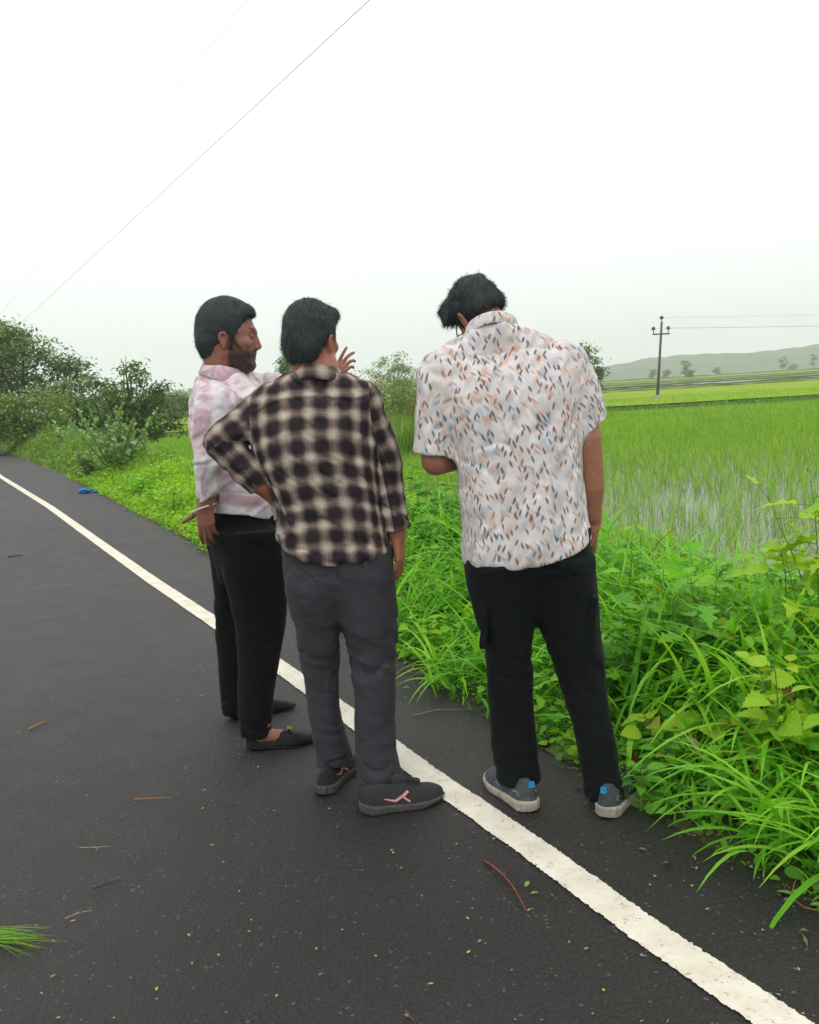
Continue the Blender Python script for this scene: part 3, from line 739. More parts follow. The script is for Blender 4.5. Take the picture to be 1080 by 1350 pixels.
def plaincloth(name, col, rough=.85, var=.12):
    m, N, L = newmat(name); b = N['Principled BSDF']; b.inputs['Roughness'].default_value = rough; b.inputs['Specular IOR Level'].default_value = .15
    b.inputs['Sheen Weight'].default_value = .03; t = N.new('ShaderNodeTexCoord'); O = t.outputs['Object']
    n = noise(N, L, 6, 4, .6, O); r = ramp(N, L, n.outputs[0], [(.3, [c*(1-var) for c in col]), (.7, [c*(1+var) for c in col])])
    n2 = noise(N, L, 700, 2, .5, O); r2 = ramp(N, L, n2.outputs[0], [(.35, (.85, .85, .85)), (.65, (1.15, 1.15, 1.15))])
    x = N.new('ShaderNodeMixRGB'); x.blend_type = 'MULTIPLY'; x.inputs[0].default_value = 1; L.new(r.outputs[0], x.inputs[1]); L.new(r2.outputs[0], x.inputs[2])
    L.new(x.outputs[0], b.inputs['Base Color'])
    mp_ = N.new('ShaderNodeMapping'); mp_.inputs['Scale'].default_value = (1, 1, 1.8); L.new(O, mp_.inputs[0])
    n3 = noise(N, L, 9, 4, .55, mp_.outputs[0]); n3.inputs['Distortion'].default_value = .8
    bump_of(N, L, n3.outputs[0], .35, .02, b); return m
M_plaid = clothmat('plaid_flannel', 'plaid'); M_brush = clothmat('printed_cotton', 'brush'); M_pink = clothmat('pink_cotton', 'pink')
M_navyp = plaincloth('black_twill', (.0052, .0068, .0080)); M_grey = plaincloth('slate_twill', (.047, .044, .053)); M_black = plaincloth('black_wool', (.0050, .0052, .0060))

def cloth_uv(V, F, torso_c, torso_r, arms):
    """cloth coordinates: torso wraps round the body axis, each sleeve round its own arm; the armhole seam is
    the zero line of a signed distance kept in tint.r (0.5 = seam), so it stays crisp"""
    zs, cx, rx, Yc, rz = torso_c
    x = V[:, 0]-np.interp(V[:, 2], zs, cx); y = V[:, 1]-np.interp(V[:, 2], zs, Yc)
    wr_ = np.clip(np.abs(x)/np.interp(V[:, 2], zs, rx), 0, 1.05)**4; A = np.stack([x+np.sign(x)*wr_*(y+np.interp(V[:, 2], zs, rz)), V[:, 2]+.6*y, np.zeros(len(V))], 1); torso_r = 50.
    Bm = np.zeros_like(A); sg_ = np.full(len(V), -1.0)
    for gi, (pts, sd) in enumerate(arms):
        pts = np.asarray(pts, float); best = np.full(len(V), 9.); tt = np.zeros(len(V)); ang = np.zeros(len(V)); acc = 0
        for i in range(len(pts)-1):
            a, b = pts[i], pts[i+1]; ab = b-a; l = np.linalg.norm(ab); ab = ab/l
            t = (V-a)@ab; e = V-a-np.clip(t, 0, l)[:, None]*ab; d = np.linalg.norm(e, axis=1)
            ux = nrm(np.cross(ab, (0, 1, 0.01))); uy = np.cross(ab, ux)
            u = d < best; best[u] = d[u]; tt[u] = acc+np.clip(t, -.2 if i == 0 else 0, l if i < len(pts)-2 else l+.3)[u]
            ang[u] = np.arctan2(e@ux, -(e@uy))[u]; acc += l
        s_ = sd(V); k = s_ > sg_; sg_[k] = s_[k]
        q = np.stack([ang*.065, -tt+.02, np.zeros(len(V))+gi], 1); kk = s_ > -.03; Bm[kk] = q[kk]
    def corners(M_, rad):
        out = M_[F]; per = 2*math.pi*rad; u = out[:, :, 0]
        out[:, :, 0] = np.where(u-u[:, :1] > per/2, u-per, np.where(u-u[:, :1] < -per/2, u+per, u)); return out.reshape(-1, 3)
    T = np.zeros((len(V), 4)); T[:, 0] = np.clip(.5+sg_*4, 0, 1); T[:, 3] = 1
    return dict(corner={'cloth': corners(A, torso_r), 'cloth_sleeve': corners(Bm, .065)}, attrs={'tint': T})
def stubble(V, F, col, Cc, M, s, parent, nst, seed):
    fc = col[F[:, 0]].mean(1); q = (V[F].mean(1)-Cc)@M/s; k = (fc < .035) & (q[:, 2] < .03) & (q[:, 2] > -.14) & (q[:, 1] > 0) & (np.abs(q[:, 0]) < .09)
    if k.sum() < 10: return
    V2, F2 = hair_strands(V, F[k], Cc, M, 1, nst, .006, seed, wild=.35, lift=.30, wdt=.0006, comb=(0, .1, -1)); n0 = len(V)
    V2 = V2[n0:]; F2 = [f-n0 for f in F2[1:]]
    mesh_obj('beard', V2, F2, M_hair, parent)
def side_of(q, n): 
    q = np.asarray(q); n = nrm(n); return lambda P: (P-q)@n > 0

# ---- shoes: built along +y (toe), heel at y=0, ground z=0, then turned and set down
M_sole_dark = simple('rubber_sole_dark', (.055, .055, .054), .8, var=.3, scale=60, bump=.3)
M_sole_pale = simple('rubber_sole_pale', (.36, .32, .27), .8, var=.35, scale=40, bump=.3)
M_shoe_black = simple('shoe_mesh_black', (.018, .018, .02), .8, var=.3, scale=90, bump=.5, bscale=500)
M_shoe_slate = simple('shoe_mesh_slate', (.055, .065, .075), .8, var=.35, scale=60, bump=.5, bscale=450)
M_leather = simple('black_leather', (.006, .006, .0065), .5, spec=.18, var=.3, scale=30, bump=.15)
M_pinkrub = simple('pink_rubber', (.62, .25, .26), .6, var=.1)
M_blue = simple('bright_blue_fabric', (.01, .22, .42), .7, var=.1)
M_bluepale = simple('pale_blue_trim', (.09, .20, .32), .6, var=.1)
M_lace = simple('dark_lace', (.02, .02, .022), .9, var=.1)
M_gold = simple('gold_metal', (.8, .52, .16), .3, metal=1)
M_steel = simple('steel_metal', (.6, .6, .58), .35, metal=1)
M_glassframe = simple('black_plastic', (.01, .01, .01), .3)
M_white = simple('white_plastic', (.72, .66, .58), .5, var=.05)
def place(V, heel, yaw):
    c, s_ = math.cos(yaw), math.sin(yaw)            # +y turned to direction yaw (rad from +x)
    d = np.array([c, s_]); r = np.array([s_, -c])
    return np.stack([heel[0]+V[:, 0]*r[0]+V[:, 1]*d[0], heel[1]+V[:, 0]*r[1]+V[:, 1]*d[1], heel[2]+V[:, 2]], 1)
def shoe(parent, heel, yaw, kind, Ls=.285, left=False):
    mir = -1.0 if left else 1.0
    # outline: half width and centre line along the foot
    tt = np.array([0, .04, .12, .3, .45, .65, .78, .9, .97, 1.0])*Ls
    hw_ = np.array([.012, .026, .034, .034, .036, .047, .049, .042, .029, .016]) if kind != 'loafer' else np.array([.012, .026, .034, .033, .034, .044, .044, .034, .020, .009])
    ctr = np.array([0, 0, 0, -.002, -.005, -.003, .002, .006, .007, .007])*-mir
    def outline(P, grow):
        y = P[:, 1]; w_ = np.interp(y, tt, hw_)+grow; x = P[:, 0]-np.interp(y, tt, ctr)
        d = (np.abs(x)-w_)*.8; return np.maximum(d, np.maximum(-y-grow, y-Ls-grow))
    hw_ = hw_*1.10
    th = .029 if kind == 'runner' else (.026 if kind == 'trainer' else .012)
    S = Body()
    def fs(P):
        d = outline(P, .004 if kind != 'loafer' else .002)
        top = np.interp(P[:, 1], [0, .05, .12, .2, Ls], [th+.012, th+.002, th-.002, th-.004, th-.004])
        bot = np.interp(P[:, 1], [0, .03, .19, Ls], [.006, 0, 0, .014])
        rib = .0012*np.sin(P[:, 1]*420) if kind == 'trainer' else 0
        return smax(smax(d+rib, P[:, 2]-top, .006), bot-P[:, 2], .005)
    S.add(Prim(fs, (0, Ls/2, .02), Ls/2+.03, 0))
    Vs, Fs = S.mesh(.0035, pad=.01)
    U = Body()
    ht = {'runner': [.092, .102, .098, .086, .098, .074, .058, .052, .044, .034], 'trainer': [.080, .088, .086, .078, .090, .072, .058, .052, .044, .034],
          'loafer': [.052, .056, .052, .044, .060, .054, .042, .034, .024, .014]}[kind]
    ty = np.array([0, .03, .07, .11, .135, .18, .22, .25, .272, .29])/.29*Ls
    def fu(P):
        y = P[:, 1]; w_ = np.interp(y, tt, hw_)-.001; x = np.abs(P[:, 0]-np.interp(y, tt, ctr)); H_ = np.interp(y, ty, ht)
        z = np.clip(P[:, 2], 0, None); nar = np.interp(y, [0, .1, .16, .22], [.35, .45, .3, .05])
        wz = w_*(1-nar*np.clip(z/H_, 0, 1.2)**1.5)
        k0 = ((x/wz)**2.6+(z/H_)**2.6)**(1/2.6)
        d = (k0-1)*np.minimum(wz, .035)
        return smax(np.maximum(d, np.maximum(-y*.9-.001, y-Ls)), .008-P[:, 2], .003)
    U.add(Prim(fu, (0, Ls/2, .04), Ls/2+.05, 0))
    op = .012 if kind != 'loafer' else .008
    U.add(chain([(0, .045, .13), (0, .085, .12)], [.031, .030], .006, op='sub') if kind != 'loafer' else
          chain([(0, .045, .075), (0, .12, .078)], [.029, .027], .005, op='sub'))
    if kind != 'loafer': U.add(chain([(0, .12, ht[4]+.002), (0, .19, .073)], [.014, .010], .01))
    Vu, Fu = U.mesh(.0035, pad=.01)
    mats = {'runner': (M_shoe_slate, M_sole_pale), 'trainer': (M_shoe_black, M_sole_dark), 'loafer': (M_leather, M_leather)}[kind]
    up = mesh_obj('shoe', place(Vu, heel, yaw), Fu, mats[0], parent)
    mesh_obj('sole', place(Vs, heel, yaw), Fs, mats[1], up)
    def ontop(y, dx, lift=.0015):
        H_ = np.interp(y, ty, ht); w_ = np.interp(y, tt, hw_)-.001; nar = np.interp(y, [0, .1, .16, .22], [.35, .45, .3, .05]); c0 = np.interp(y, tt, ctr)
        return c0, H_, w_, nar
    def onside(y, z, sx_, lift=.002):
        c0, H_, w_, nar = ontop(y, 0); wz = w_*(1-nar*min(z/H_, 1.2)**1.5)
        return (c0+sx_*(wz*max(1e-6, 1-(z/H_)**2.6)**(1/2.6)+lift), y, z)
    if kind != 'loafer':
        B = Buf()
        for i in range(5):
            y = .135+.013*i; c0, H_, w_, nar = ontop(y, 0); a = np.linspace(-1, 1, 9)*.017
            z = H_*np.maximum(1e-3, 1-(np.abs(a)/(w_*.8))**2.6)**(1/2.6)+.004+(.006 if i < 4 else .002)
            pts = np.stack([c0+a, y+(.004 if i % 2 else -.004)*a/.017, z], 1); v, f = tube(pts, .0022, 6); B.add(place(v, heel, yaw), f)
        for sx_ in (-1, 1):
            pts = [(0, .145, ht[4]+.008), (sx_*.012, .15, ht[4]+.018), (sx_*.024, .16, ht[4]+.006), (sx_*.03, .17, ht[4]-.012)]; v, f = tube(pts, .0019, 6); B.add(place(v, heel, yaw), f)
        B.obj('laces', M_lace, up)
    def stroke(name, pts, sx_, wd, mat):
        B = Buf(); P_ = []
        for i in range(len(pts)-1):
            for t in np.linspace(0, 1, 8)[:-1 if i < len(pts)-2 else None]: P_.append((np.array(pts[i])*(1-t)+np.array(pts[i+1])*t))
        P_ = np.array(P_); c_ = np.array([onside(y, z, sx_, .0005) for y, z in P_])
        tg = np.gradient(P_, axis=0); tg /= np.linalg.norm(tg, axis=1)[:, None]
        wv = np.full(len(P_), wd) if not hasattr(wd, '__len__') else np.interp(np.linspace(0, 1, len(P_)), np.linspace(0, 1, len(wd)), wd)
        up_ = P_+np.stack([-tg[:, 1], tg[:, 0]], 1)*wv[:, None]/2; dn = P_-np.stack([-tg[:, 1], tg[:, 0]], 1)*wv[:, None]/2
        a = np.array([onside(y, z, sx_, .003) for y, z in up_]); b = np.array([onside(y, z, sx_, .003) for y, z in dn])
        a0 = np.array([onside(y, z, sx_, -.002) for y, z in up_]); b0 = np.array([onside(y, z, sx_, -.002) for y, z in dn])
        V = np.stack([a0, a, b, b0], 1).reshape(-1, 3); B.add(place(V, heel, yaw), gridf(len(P_), 4)); B.obj(name, mat, up, smooth=False)
    if kind == 'trainer':
        pass
    if kind == 'trainer':      # rosy chevron mark on the outer side
        for sx_ in (-1, 1):
            stroke('emblem', [(.070, .046), (.105, .036), (.148, .060)], sx_, [.002, .006, .007], M_pinkrub)
            stroke('emblem', [(.148, .061), (.130, .046), (.150, .030)], sx_, [.007, .005, .006], M_pinkrub)
    if kind == 'runner':
        for sx_ in (-1, 1):
            stroke('trim', [(.13, .045), (.155, .068), (.165, .045), (.14, .040)], sx_, .004, M_bluepale)
            stroke('trim', [(.03, .05), (.05, .058), (.075, .05)], sx_, .004, M_steel)
        V = np.array([(x, y, z) for z in (.084, .100) for x in (-.009, .009) for y in (-.004, .006)]); V[4:, 1] += .003
        Fq = np.array([(0, 1, 3, 2), (4, 6, 7, 5), (0, 4, 5, 1), (2, 3, 7, 6), (0, 2, 6, 4), (1, 5, 7, 3)])
        mesh_obj('pull_tab', place(V, heel, yaw), Fq, M_blue, up, smooth=False)
    if kind == 'loafer':
        V, f = tube([(-.022, .168, .050), (-.012, .165, .060), (0, .164, .0625), (.012, .165, .060), (.022, .168, .050)], .0035, 8); 
        bk_ = mesh_obj('strap', place(V, heel, yaw), f, M_leather, up)
        V, f = tube([(-.009, .160, .066), (.009, .160, .066), (.009, .172, .063), (-.009, .172, .063), (-.009, .160, .066)], .0022, 6)
        mesh_obj('buckle', place(V, heel, yaw), f, M_gold, bk_)
    return up
def collar(name, c, axis_up, open_dir, r0, r1, hgt, mat, parent, tor, gap=0.0, thick=.004, depth=1.0, lift=0.0):
    """shirt collar: a folded band round the neck; r0 top radius, r1 bottom radius"""
    M = frame(open_dir, axis_up); n = 64; V = []
    a0 = math.pi/2+gap; an = np.linspace(a0, a0+2*math.pi-2*gap, n)
    prof = [(r0-.004, -hgt*.9), (r0-.002, 0), (r0+.004, .006), (r0+.010, 0), (r1+.008, -hgt*.8), (r1+.006, -hgt*.84)]
    for a in an:
        front = .5+.5*math.cos(a-math.pi/2)            # 1 at the opening
        for (r, z) in prof:
            drop = -.030*front*(1 if True else 0)+lift
            zz = z*(1+.35*front)+drop
            V.append(c+M@np.array([r*math.cos(a), r*math.sin(a)*depth, zz]))
    V = np.array(V); F = gridf(n, len(prof))
    V = V + (0.0015*vnoise(V*40, 4))[:, None]*M[:, 2]
    # cloth coordinates
    uu = (an-math.pi/2)*r1; U = np.stack([np.repeat(uu, len(prof)), np.tile([0, .03, .035, .04, .07, .072], n)+1.3, np.zeros(n*len(prof))], 1)
    return mesh_obj(name, V, F, mat, parent, corner={'cloth': U[F].reshape(-1, 3)})

# ------------------------------------------------------------------ the three men
SK1, SK2, SK3 = (.29, .125, .085), (.38, .155, .098), (.37, .165, .10)
def pants(parent, name, hipL, hipR, legs, Y, mat, ryhip, seed, amp=1.0, extra=(), h=.006, hipcy=None):
    B = Body()
    hp = loft(hipL, hipR, Y, ryhip, .02, cy=hipcy, power=2.3); B.add(hp)
    for (l, r, yl, ry, cy) in legs:
        B.add(loft(l, r, yl, ry, .035, cy=cy, power=2.15, endk=.008))
    for e in extra: B.add(e)
    def disp(P):
        z = P[:, 2]
        low = np.clip((.30-z)/.28, 0, 1); knee = np.exp(-((z-.46)/.09)**2); hip = np.exp(-((z-.80)/.07)**2)
        n1 = vnoise(P*np.array([9, 9, 26])+np.array([0, 0, 0])+2.5*P[:, :1]*np.array([0, 0, 4.]), seed)
        n2 = vnoise(P*np.array([14, 14, 9]), seed+1); n3 = vnoise(P*np.array([7, 7, 60]), seed+2)
        r1 = 1-np.abs(n1)*2; 
        cr = crease(P, (6, 6, 12), seed+20, .15, .9)*(low*.9+knee*.9+hip*.4+.1)+.6*crease(P@np.array([[1, 0, .8], [0, 1, 0], [-.8, 0, 1]]), (6, 6, 14), seed+30, .15, .7)*(hip+knee*.6+.2)
        return -amp*(.0022*r1*(low*1.3+knee+.5*hip+.2)+.0032*n2+.0010*n3*(low+.5*knee)-.0056*cr) + .001*amp
    B.disp = disp
    V, F = B.mesh(h)
    return mesh_obj(name, V, F, mat, parent), B
def box_on(parent, name, c, M, size, mat, r=.006):
    B = Body(); c = np.array(c); size = np.array(size)
    def fn(P):
        q = np.abs((P-c)@M)-size/2+r; return np.linalg.norm(np.maximum(q, 0), axis=1)+np.minimum(q.max(1), 0)-r
    B.add(Prim(fn, c, np.linalg.norm(size)/2+.01, 0)); B.disp = lambda P: -.002*vnoise(P*30, 3)
    V, F = B.mesh(.004); return mesh_obj(name, V, F, mat, parent)

# ================= man in the printed short sleeved shirt (right)
Y3 = 2.68
base3 = G(745, 1062); p3 = tag(empty('person', (base3[0], Y3, 0)), 'person in white short-sleeved shirt with small brush-mark print and black trousers, head bowed', 'person')
tl = [(633, 424), (612, 437), (596, 449), (580, 460), (567, 474), (564, 495), (570, 530), (586, 562), (600, 595), (606, 640), (610, 690), (611, 745)]
tr = [(664, 418), (684, 426), (708, 434), (732, 444), (752, 458), (764, 480), (768, 510), (765, 545), (766, 590), (769, 630), (774, 675), (780, 712), (783, 745)]
tor = loft(tl, tr, Y3, [(.70, .150), (.85, .150), (1.0, .135), (1.15, .13), (1.28, .125), (1.36, .105), (1.42, .075), (1.50, .06)], .02,
           cy=[(.7, .0), (1.0, .0), (1.2, .01), (1.3, .015), (1.42, .035), (1.5, .04)], power=2.35, zhi=at(650, 420, Y3)[2], endk=.03)
shL, elL = at(580, 498, Y3+.02), at(575, 607, Y3+.02); wrL = at(645, 592, Y3+.24)
shR, elR = at(753, 482, Y3+.02), at(781, 600, Y3-.02); wrR = at(781, 688, Y3+.05)
hemL, hemR = at(574, 598, Y3+.02), at(783, 562, Y3)
B = Body(); B.add(tor)
B.add(chain([shL, hemL, hemL+(hemL-shL)*.3], [.068, .070, .074], .05, clips=[(hemL, nrm(hemL-shL)+np.array([.0, 0, 0]))], ck=.003),
      chain([shR, hemR, hemR+(hemR-shR)*.3], [.057, .050, .050], .06, clips=[(hemR, hemR-shR+np.array([.035, 0, 0]))], ck=.003),
      # sleeves are hollow at the hem
      chain([hemL-(hemL-shL)*.12, hemL+(hemL-shL)*.4], [.050, .060], .003, op='sub'),
      chain([hemR-(hemR-shR)*.10, hemR+(hemR-shR)*.3], [.036, .040], .003, op='sub'))
hz = lambda P: np.interp(P[:, 0], [at(612, 743, Y3)[0], at(640, 747, Y3)[0], at(700, 736, Y3)[0], at(745, 723, Y3)[0], at(779, 706, Y3)[0]],
                         [at(612, 743, Y3)[2], at(640, 747, Y3)[2], at(700, 736, Y3)[2], at(745, 723, Y3)[2], at(779, 706, Y3)[2]]) + .15*np.clip(P[:, 1]-Y3, -.1, .2)*0
fl3 = [(at(705, 455, 2.55), at(690, 500, 2.55), .02, .004), (at(790, 470, 2.6), at(745, 560, 2.55), .018, .007), (at(757, 480, 2.56), at(760, 560, 2.57), .012, -.009),
       (at(590, 500, 2.56), at(596, 590, 2.56), .012, -.010), (at(600, 560, 2.56), at(640, 720, 2.54), .022, .007), (at(650, 560, 2.54), at(665, 740, 2.53), .02, -.004),
       (at(740, 560, 2.55), at(720, 720, 2.53), .022, .007), (at(765, 600, 2.58), at(735, 735, 2.53), .014, -.006), (at(700, 500, 2.54), at(705, 640, 2.54), .018, .004),
       (at(630, 480, 2.55), at(615, 560, 2.55), .016, .005), (at(745, 640, 2.56), at(775, 690, 2.58), .012, .006), (at(600, 640, 2.57), at(640, 700, 2.53), .012, .006)]
def d3(P):
    z = P[:, 2]; low = np.clip((1.15-z)/.4, 0, 1)
    n1 = vnoise(P*np.array([16, 16, 3.2]), 31); n2 = vnoise(P*np.array([26, 26, 14]), 32); n3 = vnoise((P@np.array([[1, 0, .6], [0, 1, 0], [-.6, 0, 1]]))*np.array([30, 10, 9]), 37)
    yoke = .0025*np.exp(-((z-at(650, 462, Y3)[2]+.10*np.abs(P[:, 0]-base3[0]+.05))/.004)**2)
    return -.006*n1*(.3+low)-.002*n2-.003*(1-2*np.abs(n3)) + 1.2*folds(P, fl3) + .0035*crease(P, (9, 9, 4), 301)+.003*crease(P@np.array([[1, 0, .5], [0, 1, 0], [-.5, 0, 1]]), (12, 12, 6), 305) + yoke*(P[:, 1] < Y3)
B.disp = d3
def post3(P, d):
    h_ = hz(P); d0 = tor.fn(P)
    inner = -(d0+.019); near = (P[:, 2]-h_) < .05
    d = smax(d, h_-P[:, 2], .003)
    return np.where(near, smax(d, inner*1.0+np.clip(P[:, 2]-h_-.03, 0, 1)*-3, .002), d)
B.post = post3
V, F = B.mesh(.005)
armsep = [([shL, hemL, hemL+(hemL-shL)*.2], lambda P: np.minimum(at(592, 520, Y3)[0]+.10*(P[:, 2]-1.25)-P[:, 0], P[:, 2]-.95)),
          ([shR, hemR, hemR+(hemR-shR)*.2], lambda P: np.minimum(P[:, 0]-at(761, 520, Y3)[0]+.25*(P[:, 2]-1.2), P[:, 2]-.98))]
sh3 = mesh_obj('shirt', V, F, M_brush, p3, **cloth_uv(V, F, tor.tab, .2, armsep))
S3 = .86; HC3 = at(634, 416, Y3+.12); HM3 = headframe(106, 38, -17)
neck3 = at(652, 434, Y3+.055)
collar('collar', at(647, 424, Y3+.05), at(641, 400, Y3+.085)-at(650, 440, Y3+.02), (-.1, 1, -.3), .069, .078, .040, M_brush, sh3, tor, gap=.25, depth=.95)
Bb = Body(); Bb.add(*head_prims(HC3, HM3, S3, neck_to=neck3, neck_r=.049))
Bb.add(chain([neck3, at(660, 520, Y3+.03), at(690, 690, Y3)], [.04, .07, .07], .04), chain([at(610, 500, Y3+.03), at(735, 485, Y3+.03)], [.035, .035], .03))
Bb.add(chain([shL, elL, elL*.45+wrL*.55, wrL], [.052, .0455, .041, .027], .02, squash=None), chain([shR, elR*.8+shR*.2, elR*.55+wrR*.45, wrR], [.050, .0395, .0375, .026], .02))
Bb.add(*hand_prims(wrR, at(777, 760, Y3+.12)-wrR, (1, .1, 0), 1, [.25, .28, .3, .35], .95, thumb=(.35, .5)))
Bb.add(*hand_prims(wrL, (.9, .5, .12), (-.2, .6, -.8), -1, [.7, .8, .8, .8], .95, thumb=(.6, .8), tcurl=.5))
for a, b in (((665, 745, Y3), (683, 1040, Y3+.04)), ((742, 745, Y3), (792, 1048, Y3-.04))):
    Bb.add(chain([at(*a), (at(*a)+at(*b))/2, at(*b)], [.055, .045, .032], .03))
V, F = Bb.mesh(.004)
mesh_obj('body', V, F, M_skin, p3, attrs={'tint': head_color(V, HC3, HM3, S3, SK3)})
Hb = hair_body(HC3, HM3, S3, top=.022, side=.009, nape=-.040, wild=.8, seed=60)
Hb.add(chain([HC3+HM3@np.array([-.04, .07, .10]), HC3+HM3@np.array([-.055, .115, .045])], [.030, .014], .02), chain([HC3+HM3@np.array([.01, .08, .11]), HC3+HM3@np.array([-.02, .125, .05])], [.026, .012], .02),
       chain([HC3+HM3@np.array([-.065, .03, .08]), HC3+HM3@np.array([-.080, .06, .035])], [.022, .010], .02))
V, F = Hb.mesh(.004)
V2, F2 = hair_strands(V, F, HC3, HM3, 1, 9000, .018, 61, wild=.28, lift=.15, wdt=.0008, comb=(-.3, .1, -1))
mesh_obj('hair', V2, F2, M_hair, p3)
# spectacles
W3 = lambda x, y, z: HC3+HM3@(np.array([x, y, z])*S3)
Bg = Buf()
for sx_ in (-1, 1):
    a = np.linspace(0, 2*np.pi, 17); v, f = tube([W3(sx_*.033+.024*math.cos(t), .122-.004*abs(math.cos(t)), .014+.019*math.sin(t)) for t in a], .0019, 6, cap=False); Bg.add(v, f)
    v, f = tube([W3(sx_*.057, .118, .018), W3(sx_*.076, .06, .022), W3(sx_*.079, -.008, .022), W3(sx_*.079, -.03, .0)], .0021, 6); Bg.add(v, f)
v, f = tube([W3(-.010, .122, .018), W3(.010, .122, .018)], .0018, 6); Bg.add(v, f)
Bg.obj('glasses', M_glassframe, p3)
c = at(778.5, 683, Y3+.04); M = frame(nrm(wrR-elR), (0, 1, .2)); a = np.linspace(0, 2*np.pi, 25)
v, f = tube([c+M@np.array([.029*math.cos(t), 0, .031*math.sin(t)]) for t in a], .0022, 6, cap=False); mesh_obj('bracelet', v, f, simple('red_thread', (.25, .03, .02), .8), p3)
LL = [(614, 735), (618, 770), (629, 810), (638, 850), (642, 900), (646, 950), (651, 1000), (659, 1038)]
LR = [(706, 735), (706, 790), (704, 826), (703, 870), (704, 920), (707, 960), (711, 1000), (716, 1034)]
RL = [(700, 735), (706, 790), (711, 826), (727, 868), (741, 910), (752, 950), (762, 1000), (769, 1044)]
RR = [(779, 712), (783, 760), (789, 810), (794, 850), (799, 900), (806, 950), (812, 1000), (819, 1041)]
ryl = [(0, .068), (.12, .066), (.3, .070), (.45, .082), (.7, .118), (.85, .13)]
tr3, B3 = pants(p3, 'trousers', [(613, 700), (614, 735), (618, 770), (626, 800), (634, 826)], [(779, 690), (779, 715), (783, 760), (786, 790), (788, 812)],
      [(LL, LR, Y3-.005, ryl, [(0, .05), (.4, .02), (.7, 0)]), (RL, RR, Y3-.005, ryl, [(0, -.05), (.4, 0), (.7, 0)])], Y3-.005, M_navyp, [(.6, .05), (.70, .095), (.78, .13), (.9, .13)], 70, amp=1.0)
Mp = frame((.15, 1, 0), (.10, 0, 1))
box_on(tr3, 'cargo_pocket', at(786, 812, Y3-.01)+np.array([-.022, -.03, 0]), Mp, (.022, .13, .17), M_navyp)
box_on(tr3, 'cargo_pocket', at(628, 812, Y3-.01)+np.array([.026, -.02, 0]), Mp, (.022, .13, .17), M_navyp)
h0 = G(703, 1072); t0 = G(656, 1032); shoe(p3, h0, math.atan2(t0[1]-h0[1], t0[0]-h0[0]), 'runner', .295, left=True)
h0 = G(797, 1080); t0 = G(826, 1042); shoe(p3, h0, math.atan2(t0[1]-h0[1], t0[0]-h0[0]), 'runner', .295)
print('p3', time.time()-T0)

# ================= man in the checked flannel shirt (middle)
Y2_ = 2.84
base2 = G(480, 1045); p2 = tag(empty('person', (base2[0], Y2_, 0)), 'person in brown and cream checked flannel shirt and slate trousers, left hand on hip', 'person')
tl = [(396, 480), (384, 489), (368, 496), (352, 506), (339, 518), (331, 532), (329, 550), (331, 575), (338, 605), (347, 630), (357, 655), (365, 680), (362, 700), (363, 745)]
tr = [(436, 480), (450, 489), (466, 496), (480, 504), (489, 514), (495, 530), (497, 550), (497, 590), (498, 630), (501, 665), (507, 695), (513, 722), (515, 745)]
tor2 = loft(tl, tr, Y2_, [(.6, .142), (.8, .138), (1.0, .12), (1.15, .12), (1.27, .115), (1.34, .09), (1.40, .07), (1.5, .06)], .02,
            cy=[(.7, 0), (1.0, .0), (1.2, .0), (1.32, .02), (1.45, .03)], power=2.3, zhi=at(415, 485, Y2_)[2], endk=.03)
shL, elL, wrL = at(350, 536, Y2_), at(291, 582, Y2_-.03), at(345, 640, Y2_-.02)
shR, elR, wrR = at(476, 527, Y2_), at(509, 608, Y2_+.02), at(523, 698, Y2_)
B = Body(); B.add(tor2)
B.add(chain([shL, elL*.5+shL*.5, elL], [.060, .055, .053], .04), chain([elL, elL*.5+wrL*.5, wrL], [.053, .052, .044], .008, clips=[(wrL, wrL-elL)], ck=.004))
B.add(chain([shR, elR, wrR-(wrR-elR)*.12], [.064, .052, .042], .035), chain([wrR-(wrR-elR)*.16, wrR-(wrR-elR)*-.01], [.046, .047], .006, clips=[(wrR, wrR-elR), (wrR-(wrR-elR)*.27, elR-wrR)], ck=.006))
B.add(chain([wrR-(wrR-elR)*.1, wrR+(wrR-elR)*.1], [.038, .038], .003, op='sub'), chain([wrL-(wrL-elL)*.1, wrL+(wrL-elL)*.1], [.036, .036], .003, op='sub'))
H2 = [(360, 704), (380, 720), (405, 732), (440, 738), (475, 735), (512, 724)]
hx = np.array([at(x, y, Y2_) for x, y in H2]); hz2 = lambda P: np.interp(P[:, 0], hx[:, 0], hx[:, 2])
yk2 = [at(x, y, Y2_) for x, y in ((335, 545), (372, 527), (420, 523), (470, 526), (492, 520))]; yk2 = np.array([[p[0], p[2]] for p in yk2])
